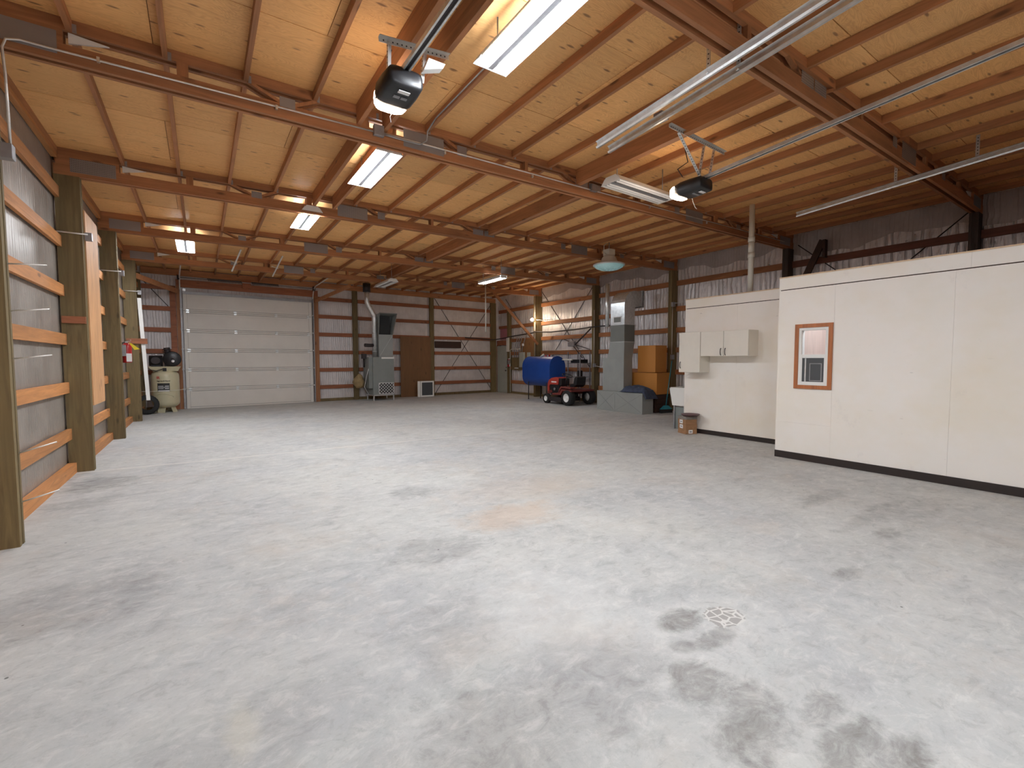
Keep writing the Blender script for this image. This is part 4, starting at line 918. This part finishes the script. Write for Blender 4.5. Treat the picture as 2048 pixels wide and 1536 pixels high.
MB().tube([(12.22, 16.35, .05), (12.22, 16.35, 1.86), (12.22, 16.28, 1.90), (12.22, 15.6, 1.90)], .014, 6).build('pipe', 'pvc', eb)
box(12.16, 12.20, 16.38, 16.56, 1.80, 2.42).build('meter_box', 'pvc', eb)
for k in range(3): MB().cyl((12.25, 15.8 + .1 * k, 1.10), (12.22, 15.8 + .1 * k, 1.10), .022, 8).build('knockout', 'sock', eb)
box(12.22, 12.255, 15.38, 15.48, 2.02, 2.12).build('switch', 'sock', eb)
# flood bulb
fb = thing('flood_bulb', (12.0, 14.25, 2.95), 'bare glowing flood bulb on the post above the blue tank', 'lamp')
MB().lathe([(0, -.06), (.045, -.055), (.06, -.03), (.05, .01), (.025, .05), (.02, .07), (0, .07)], (11.80, 14.22, 2.99), 14, 'y').build('bulb', 'bulb', fb)
MB().cyl((11.80, 14.28, 2.99), (12.0, 14.28, 2.99), .02, 8).build('arm', 'galv', fb)
cond([(12.05, 14.27, 3.0), (12.25, 14.2, 2.99), (12.29, 13.45, 2.98)], 'short bright conduit beside the flood bulb')
cond([(11.98, 14.27, 3.95), (11.98, 14.27, 3.05)], 'upright conduit above the flood bulb on the post')
cond([(11.98, 14.27, 2.9), (11.98, 14.27, 1.6)], 'upright conduit below the flood bulb on the post')
cond([(12.28, 14.15, 1.80), (12.28, 11.3, 1.80)], 'white horizontal conduit on the wall behind the tank')
cond([(12.07, 11.12, 3.1), (12.07, 11.12, 1.3)], 'upright conduit on the post behind the mower')
jbox((12.07, 11.10, 1.26), (.09, .06, .12), 'grey outlet box low on the post behind the mower')
cond([(12.07, 11.10, 1.25), (12.1, 10.9, 1.22), (12.29, 10.3, 1.21)], 'short conduit from the outlet box towards the duct column')
cond([(12.12, 8.105, 3.0), (12.12, 8.105, 1.6)], 'upright conduit on the post beside the orange boxes')
jbox((12.12, 8.083, 2.98), (.10, .07, .12), 'grey box at the top of the conduit beside the orange boxes')
jbox((12.12, 8.087, 1.52), (.10, .07, .13), 'grey outlet box at the foot of the conduit beside the orange boxes')
cond([(12.07, 8.0, 3.0), (12.2, 7.6, 3.0), (12.29, 6.6, 3.0)], 'horizontal conduit running behind the far white wall')
# PVC vent above the far office wall
vp = thing('vent_pipe', (9.55, 4.53, 2.66), 'white plastic vent pipe rising from the far white wall to the roof', 'pipe')
MB().cyl((9.55, 4.53, 2.66), (9.55, 4.53, 4.24), .048, 16).build('pipe', 'pvc', vp)
for z in (3.58, 3.30): MB().cyl((9.55, 4.53, z), (9.55, 4.53, z + .09), .058, 16).build('coupling', 'pvc', vp)
MB().cyl((9.55, 4.53, 3.39), (9.55, 4.53, 3.58), .052, 16).build('sleeve', 'pvc', vp)
# stub of timber leaning behind the near wall
tag(MB().bar((12.2, 5.02, 2.66), (12.2, 4.44, 3.97), .05, .13).bar((12.2, 4.40, 3.60), (12.2, 4.40, 3.97), .05, .12).build('leaning_timber', 'darkboard'), 'dark timber leaning on the foil wall above the near office wall', 'timber')

# ------------------------------------------------------------------ cabinets
def cabinet(y0, y1, z0, z1, doors, label):
    X0, X1 = 9.01, 9.329
    c = thing('wall_cabinet', (9.17, (y0 + y1) / 2, z0), label, 'cabinet')
    box(X0 + .02, X1, y0, y1, z0, z1).build('body', 'cab', c, .002)
    for (a, b, hy) in doors:
        d = box(X0, X0 + .018, a + .003, b - .003, z0 + .003, z1 - .003).build('door', 'cab', c, .002)
        zc = z0 + (.14 if z1 - z0 > .6 else .08)
        MB().tube([(X0 - .001, hy, zc - .06), (X0 - .02, hy, zc - .05), (X0 - .028, hy, zc), (X0 - .02, hy, zc + .05), (X0 - .001, hy, zc + .06)], .007, 6).build('handle', 'dark', d)
    return c
cabinet(5.165, 5.625, 1.207, 1.975, [(5.165, 5.625, 5.585)], 'taller narrow white wall cabinet at the edge of the far white wall')
cabinet(4.245, 5.158, 1.515, 1.970, [(4.245, 4.70, 4.66), (4.702, 5.158, 4.745)], 'wide low white wall cabinet with two doors and black handles')

# ------------------------------------------------------------------ boxes, tub, broom
bxM = RZ((8.97, 5.41, 0), math.radians(-20))
def boxx(z0, z1, mat, dx, label, lab=None, sh=0):
    m = MB(bxM); t = thing('cardboard_box', tuple(bxM @ Vector((.12, .13, z0))), label, 'box')
    m.box(0 + dx, .245 + dx, 0 + sh, .26 + sh, z0 + .001, z1 - .001).build('carton', mat, t, .003)
    MB(bxM).box(.0 + dx, .245 + dx, .115 + sh, .15 + sh, z1 - .0015, z1 - .0004).build('tape', 'pvc', t)
    if lab == 'left': q = MB(bxM).box(dx - .002, dx - .0005, .10 + sh, .20 + sh, z0 + .012, z1 - .012).build('sticker', 'sign', t); MB(bxM).box(dx - .003, dx - .002, .12 + sh, .18 + sh, z0 + .04, z0 + .052).build('print', 'inkk', q)
    if lab == 'right': q = MB(bxM).box(.06 + dx, .15 + dx, sh - .002, sh - .0005, z0 + .015, z1 - .012).build('sticker', 'sign', t); MB(bxM).box(.08 + dx, .13 + dx, sh - .003, sh - .002, z0 + .04, z0 + .055).build('print', 'inkk', q)
    return t
boxx(0.0, .095, 'card', 0, 'lowest reddish cardboard box of the small stack by the far white wall', 'right')
boxx(.095, .19, 'card', .004, 'second lowest cardboard box of the small stack, white sticker on its side', 'left', .004)
boxx(.19, .285, 'card', -.004, 'second highest cardboard box of the small stack, white sticker on its side', 'left')
boxx(.285, .345, 'card2', .0, 'flat greyish box topping the small stack by the far white wall', None, .003)
pl = thing('round_lid', (9.12, 5.44, .345), 'maroon round lid lying on the small box stack', 'lid')
MB().lathe([(0, .0), (.13, .0), (.17, .03), (.175, .045), (.165, .045), (.12, .015), (0, .012)], (9.13, 5.43, .346), 24).build('disc', 'maroon', pl)
lt = thing('laundry_tub', (9.68, 5.9, 0), 'white plastic laundry tub beyond the end of the far white wall', 'sink')
q = MB().hexa([(9.43, 5.76, .50), (9.92, 5.76, .50), (9.92, 6.06, .50), (9.43, 6.06, .50), (9.39, 5.73, .86), (9.98, 5.73, .86), (9.98, 6.10, .86), (9.39, 6.10, .86)])
q.f.pop(1 + 0); q.sm.pop(1); tb_ = q.build('basin', 'white', lt); so = tb_.modifiers.new('s', 'SOLIDIFY'); so.thickness = -.012
MB().box(9.38, 10.0, 6.08, 6.11, .85, .872).box(9.38, 9.40, 5.725, 6.11, .85, .872).build('rim', 'white', lt)
for (x, yy) in ((9.45, 5.79), (9.90, 5.79), (9.45, 6.03), (9.90, 6.03)): MB().bar((x, yy, 0), (x, yy, .51), .03, .03).build('leg', 'galv_d', lt)
MB().box(9.47, 9.49, 5.80, 6.02, .0, .46).build('apron', 'furn', lt)
br = thing('push_broom', (11.7, 7.95, 0), 'black broom with a teal head leaning by the orange boxes', 'broom')
MB().bar((11.50, 7.98, .05), (11.86, 7.90, .05), .10, .10).build('bristles', 'rubber', br)
MB().hexa([(11.50, 7.94, .10), (11.86, 7.86, .10), (11.88, 7.94, .10), (11.52, 8.02, .10), (11.62, 7.94, .20), (11.74, 7.90, .20), (11.75, 7.94, .20), (11.63, 7.98, .20)]).build('head', 'teal', br)
MB().cyl((11.68, 7.94, .18), (11.95, 7.97, 1.42), .012, 8).build('handle', 'teal', br)

# ------------------------------------------------------------------ grey duct unit
du = thing('furnace_duct', (11.05, 9.1, 0), 'tall grey furnace duct column on a long low plenum box', 'duct')
for (a, b) in ((8.03, 9.0), (9.003, 9.70)):
    box(10.82, 11.26, a, b, 0, .555).build('base_box', 'duct1', du, .004)
    MB().bar((10.818, a + .04, .04), (10.818, b - .04, .52), .003, .004).bar((10.818, b - .04, .04), (10.818, a + .04, .52), .003, .004).build('crease', 'duct2', du)
box(10.95, 11.30, 8.80, 9.60, .556, 1.50).build('lower_cabinet', 'duct1', du, .004)
MB().hexa([(10.95, 8.80, 1.5), (11.30, 8.80, 1.5), (11.30, 9.42, 1.5), (10.95, 9.42, 1.5), (10.95, 8.79, 1.95), (11.37, 8.79, 1.95), (11.37, 9.31, 1.95), (10.95, 9.31, 1.95)]).build('transition', 'duct1', du)
box(10.95, 11.37, 8.79, 9.31, 1.952, 2.43).build('middle_section', 'duct2', du, .003)
box(10.95, 11.37, 8.79, 9.31, 2.432, 2.96).build('upper_section', 'galv', du, .003)
for z in (1.95, 2.431, 2.96): box(10.945, 11.375, 8.785, 9.315, z - .008, z + .008).build('seam_band', 'galv', du)
ringx = MB(); yy0, yy1, zz0, zz1 = 8.90, 9.20, 2.48, 2.66
ringx.box(10.944, 10.95, yy0, yy1, zz1 - .02, zz1).box(10.944, 10.95, yy0, yy1, zz0, zz0 + .02).box(10.944, 10.95, yy0, yy0 + .02, zz0, zz1).box(10.944, 10.95, yy1 - .02, yy1, zz0, zz1)
rg = ringx.build('register', 'sign', du); box(10.947, 10.9495, yy0 + .02, yy1 - .02, zz0 + .02, zz1 - .02).build('vent', 'duct2', rg)
pf = [(10.95, 2.96)] + [(11.37 - .42 * math.cos(t), 2.96 + .42 * math.sin(t)) for t in [PI / 2 * k / 8 for k in range(1, 9)]] + [(11.66, 3.38), (11.66, 2.96)]
MB().prism(pf, 8.79, 9.31, 'xz').build('elbow', 'galv', du)
box(11.655, 11.675, 8.76, 9.34, 2.93, 3.41).build('flange', 'galv_d', du); box(11.70, 11.712, 8.76, 9.34, 2.93, 3.41).build('flange', 'galv', du)
MB().cyl((10.93, 9.42, 2.4), (10.93, 9.42, 3.62), .06, 12).build('flue_pipe', 'galv', du)
cl = MB(); nx, ny = 14, 22; vs = []
for i in range(nx + 1):
    for j in range(ny + 1):
        u_, v_ = i / nx, j / ny; x = 10.80 + .50 * u_; yq = 7.90 + .95 * v_
        h = .06 + .09 * math.sin(PI * min(1, v_ * 1.05)) + .035 * math.sin(9 * v_ + 4 * u_) + .02 * math.sin(23 * u_ + 11 * v_)
        e_ = min(u_, 1 - u_, v_, 1 - v_); h *= min(1, e_ * 6 + .05)
        z = .565 + max(h, 0.002)
        if yq < 8.03: z -= (8.03 - yq) * 1.2
        vs.append((x + .03 * math.sin(7 * v_), yq, z))
cl.add(vs, [(i * (ny + 1) + j, (i + 1) * (ny + 1) + j, (i + 1) * (ny + 1) + j + 1, i * (ny + 1) + j + 1) for i in range(nx) for j in range(ny)], True)
co = cl.build('folded_cloth', 'cloth'); tag(co, 'blue-grey cloth heaped on the low grey plenum box', 'cloth'); co.modifiers.new('s', 'SOLIDIFY').thickness = .006
for (a, b, z0, z1, x0, x1, lb_) in ((8.10, 8.71, 1.10, 1.84, 11.42, 11.90, 'orange-brown tall box standing on a wider orange box'), (8.03, 8.91, .50, 1.09, 11.40, 11.95, 'wide orange-brown box below the taller orange box')):
    t = thing('orange_box', ((x0 + x1) / 2, (a + b) / 2, z0), lb_, 'box')
    box(x0, x1, a, b, z0, z1 - .002).build('shell', 'orange', t, .004)
    MB().box(x0 - .003, x0, a, b, z1 - .03, z1 - .004).build('lip', 'orange', t)
t = thing('storage_crate', (11.6, 8.5, 0), 'dark wooden crate carrying the orange boxes behind the plenum', 'crate')
for k in range(4): box(11.38, 11.40, 8.06, 8.88, .02 + .12 * k, .12 + .12 * k).build('slat', 'darkboard', t)
for k in range(4): box(11.42, 11.93, 8.045, 8.06, .02 + .12 * k, .12 + .12 * k).build('slat', 'darkboard', t)
box(11.40, 11.93, 8.06, 8.88, 0, .495).build('body', 'darkboard', t)

# ------------------------------------------------------------------ blue fuel tank
ft = thing('fuel_tank', (11.5, 13.1, 0), 'blue oval fuel tank on thin legs behind the mower', 'tank')
TX0, TX1, TZ0, TZ1, TY0, TY1 = 11.13, 11.83, .50, 1.57, 12.30, 13.92
rr = .35; pr = []
for k in range(13): a = PI * k / 12; pr.append((TX0 + rr + rr * math.cos(a), TZ1 - rr + rr * math.sin(a)))
for k in range(13): a = PI + PI * k / 12; pr.append((TX0 + rr + rr * math.cos(a), TZ0 + rr + rr * math.sin(a)))
m = MB(); n = len(pr); cxp, czp = TX0 + rr, (TZ0 + TZ1) / 2; rings = []
for (yy, s_) in ((TY0 - .006, .0), (TY0 - .004, .6), (TY0, 1.0), (TY1, 1.0), (TY1 + .004, .6), (TY1 + .006, 0)):
    rings.append([(cxp + (p[0] - cxp) * s_, yy, czp + (p[1] - czp) * s_) for p in pr])
m.add([v for r_ in rings for v in r_], [(i * n + k, i * n + (k + 1) % n, (i + 1) * n + (k + 1) % n, (i + 1) * n + k) for i in range(len(rings) - 1) for k in range(n)], True)
tkb = m.build('shell', 'blue', ft)
md = tkb.modifiers.new('e', 'EDGE_SPLIT'); md.split_angle = math.radians(50)
for yy in (TY0 + .01, TY1 - .02):
    MB().tube([(cxp + (p[0] - cxp) * 1.012, yy, czp + (p[1] - czp) * 1.008) for p in pr + pr[:1]], .008, 6).build('weld_rim', 'blue', ft)
for (x, yy) in ((11.20, 12.55), (11.76, 12.55), (11.20, 13.62), (11.76, 13.62)): MB().cyl((x, yy, 0), (x, yy, .66), .018, 8).build('leg', 'dark', ft)
MB().cyl((11.48, 12.75, 1.56), (11.48, 12.75, 1.64), .03, 10).cyl((11.48, 12.95, 1.56), (11.48, 12.95, 1.61), .04, 10).build('fill_cap', 'extred', ft)
MB().cyl((11.40, 13.15, 1.56), (11.44, 13.02, 1.65), .03, 10).build('vent_cap', 'pvc', ft)

# ------------------------------------------------------------------ lawn tractor
mw = thing('riding_mower', (11.1, 11.4, 0), 'red riding lawn mower with black seat beside the blue tank', 'mower'); mx, my = 11.15, 11.42
def wheel(x, y, r, w_, name='wheel', sgn=-1):
    wh = MB().lathe([(r * .55, -w_ / 2), (r * .85, -w_ / 2), (r * .97, -w_ * .38), (r, 0), (r * .97, w_ * .38), (r * .85, w_ / 2), (r * .55, w_ / 2), (r * .55, -w_ / 2)], (x, y, r), 24, 'x').build(name, 'rubber', mw)
    MB().lathe([(0, sgn * w_ * .28), (r * .16, sgn * w_ * .30), (r * .2, sgn * w_ * .22), (r * .42, sgn * w_ * .22), (r * .52, sgn * w_ * .45), (r * .57, sgn * w_ * .46), (r * .57, -sgn * w_ * .3), (0, -sgn * w_ * .3)], (x, y, r), 20, 'x').build('hub', 'white', wh)
    return wh
wheel(10.78, 10.92, .25, .22, 'rear_wheel'); wheel(11.66, 10.92, .25, .22, 'rear_wheel', 1); wheel(10.80, 12.02, .165, .14, 'front_wheel'); wheel(11.50, 12.02, .165, .14, 'front_wheel', 1)
# hood: side profile in y-z, pushed across x
hp = [(11.62, .80), (11.66, .86), (11.80, .875), (12.00, .84), (12.12, .78), (12.19, .68), (12.21, .52), (12.20, .38), (12.12, .38), (12.12, .56), (12.05, .62), (11.66, .62)]
h = MB().prism(hp, 10.95, 11.37, 'yz').build('hood', 'red', mw, .02)
MB().box(10.946, 10.95, 11.72, 11.98, .695, .735).build('side_decal', 'sign', mw)
MB().prism([(11.95, .36), (12.20, .30), (12.20, .42), (12.0, .44)], 10.96, 11.36, 'yz').build('grille', 'fred', mw)
box(10.98, 11.34, 11.62, 12.10, .36, .62).build('engine', 'black', mw, .01)
MB().cyl((10.955, 11.80, .48), (10.93, 11.80, .48), .045, 10).build('exhaust', 'galv_d', mw)
MB().prism([(10.72, .50), (11.20, .52), (11.30, .40), (11.66, .36), (11.66, .30), (11.25, .32), (11.15, .45), (10.72, .44)], 10.72, 11.69, 'yz').build('fender', 'fred', mw, .01)
MB().prism([(10.74, .53), (11.18, .55), (11.26, .47), (11.30, .40), (11.33, .40), (11.30, .50), (11.22, .60), (10.74, .58)], 10.70, 10.92, 'yz').build('fender_edge', 'fred', mw, .008)
MB().box(10.95, 11.37, 11.10, 12.0, .26, .36).build('chassis', 'dark', mw, .01)
MB().prism([(11.22, .10), (11.80, .10), (11.84, .18), (11.78, .24), (11.26, .24), (11.2, .18)], 10.72, 11.55, 'yz').build('mower_deck', 'dark', mw, .01)
MB().prism([(11.08, .62), (11.12, .58), (10.86, .58), (10.76, .66), (10.72, .90), (10.78, .93), (10.86, .88), (10.90, .70), (11.06, .68)], 10.96, 11.36, 'yz').build('seat', 'black', mw, .025)
MB().cyl((11.16, 11.52, .62), (11.16, 11.42, .92), .02, 8).build('steering_column', 'dark', mw)
tw = []; cw = Vector((11.16, 11.41, .935)); ux = Vector((1, 0, 0)); uy = Vector((0, .94, .34))
MB().tube([cw + ux * .17 * math.cos(a) + uy * .17 * math.sin(a) for a in [2 * PI * k / 20 for k in range(21)]], .014, 6).bar(cw - ux * .16, cw + ux * .16, .02, .012).build('steering_wheel', 'black', mw)
MB().box(10.98, 11.34, 11.50, 11.64, .60, .84).build('dashboard', 'black', mw, .02)

# steel rack and oddments behind the mower
rk = thing('steel_rack', (11.95, 11.8, 0), 'grey steel rack with dark odds and ends behind the mower', 'rack')
for yy in (11.42, 12.02):
    for x in (11.72, 12.18): box(x - .014, x + .014, yy - .014, yy + .014, 0, 1.72).build('upright', 'galv_d', rk)
for z in (.35, .85, 1.32): box(11.70, 12.20, 11.40, 12.04, z, z + .018).build('shelf', 'galv_d', rk)
tag(MB().cyl((11.66, 12.25, 1.45), (11.66, 11.75, 1.45), .028, 10).build('cardboard_tube', 'pvc'), 'pale tube lying on the steel rack above the mower', 'tube')
t = thing('tool_case', (11.95, 11.7, 1.34), 'black tool case on the top shelf of the steel rack', 'case')
box(11.75, 12.12, 11.46, 11.92, 1.34, 1.46).build('case', 'black', t, .01); MB().tube([(11.74, 11.6, 1.42), (11.70, 11.62, 1.44), (11.70, 11.76, 1.44), (11.74, 11.78, 1.42)], .01, 6).build('handle', 'black', t)
t = thing('paint_can', (11.95, 11.6, .87), 'dark can on the middle shelf of the steel rack', 'can')
MB().lathe([(0, 0), (.09, 0), (.09, .2), (.095, .205), (.085, .21), (0, .205)], (11.9, 11.62, .87), 16).build('can', 'dark', t)
MB().tube([(11.81, 11.62, 1.06), (11.84, 11.62, 1.13), (11.9, 11.62, 1.15), (11.96, 11.62, 1.13), (11.99, 11.62, 1.06)], .003, 5).build('handle', 'galv', t)
# metal cradle hung on the post above the mower
tc = thing('winch_arm', (12.1, 11.6, 2.0), 'dark angled steel arm with a hook block hung on the wall above the mower', 'tool')
MB().bar((12.08, 11.28, 2.50), (12.12, 12.15, 1.95), .035, .035).build('arm', 'dark', tc)
MB().bar((12.1, 12.75, 2.20), (12.1, 11.75, 2.27), .035, .04).build('beam', 'fir_y', tc)
MB().box(12.04, 12.18, 12.1, 12.42, 1.92, 2.10).build('block', 'galv_d', tc, .02)
MB().bar((12.1, 12.4, 2.1), (12.1, 12.75, 2.2), .03, .02).bar((12.1, 12.1, 1.98), (12.1, 11.35, 1.80), .02, .02).bar((12.1, 12.2, 1.95), (12.1, 11.7, 1.5), .02, .02).build('link', 'dark', tc)
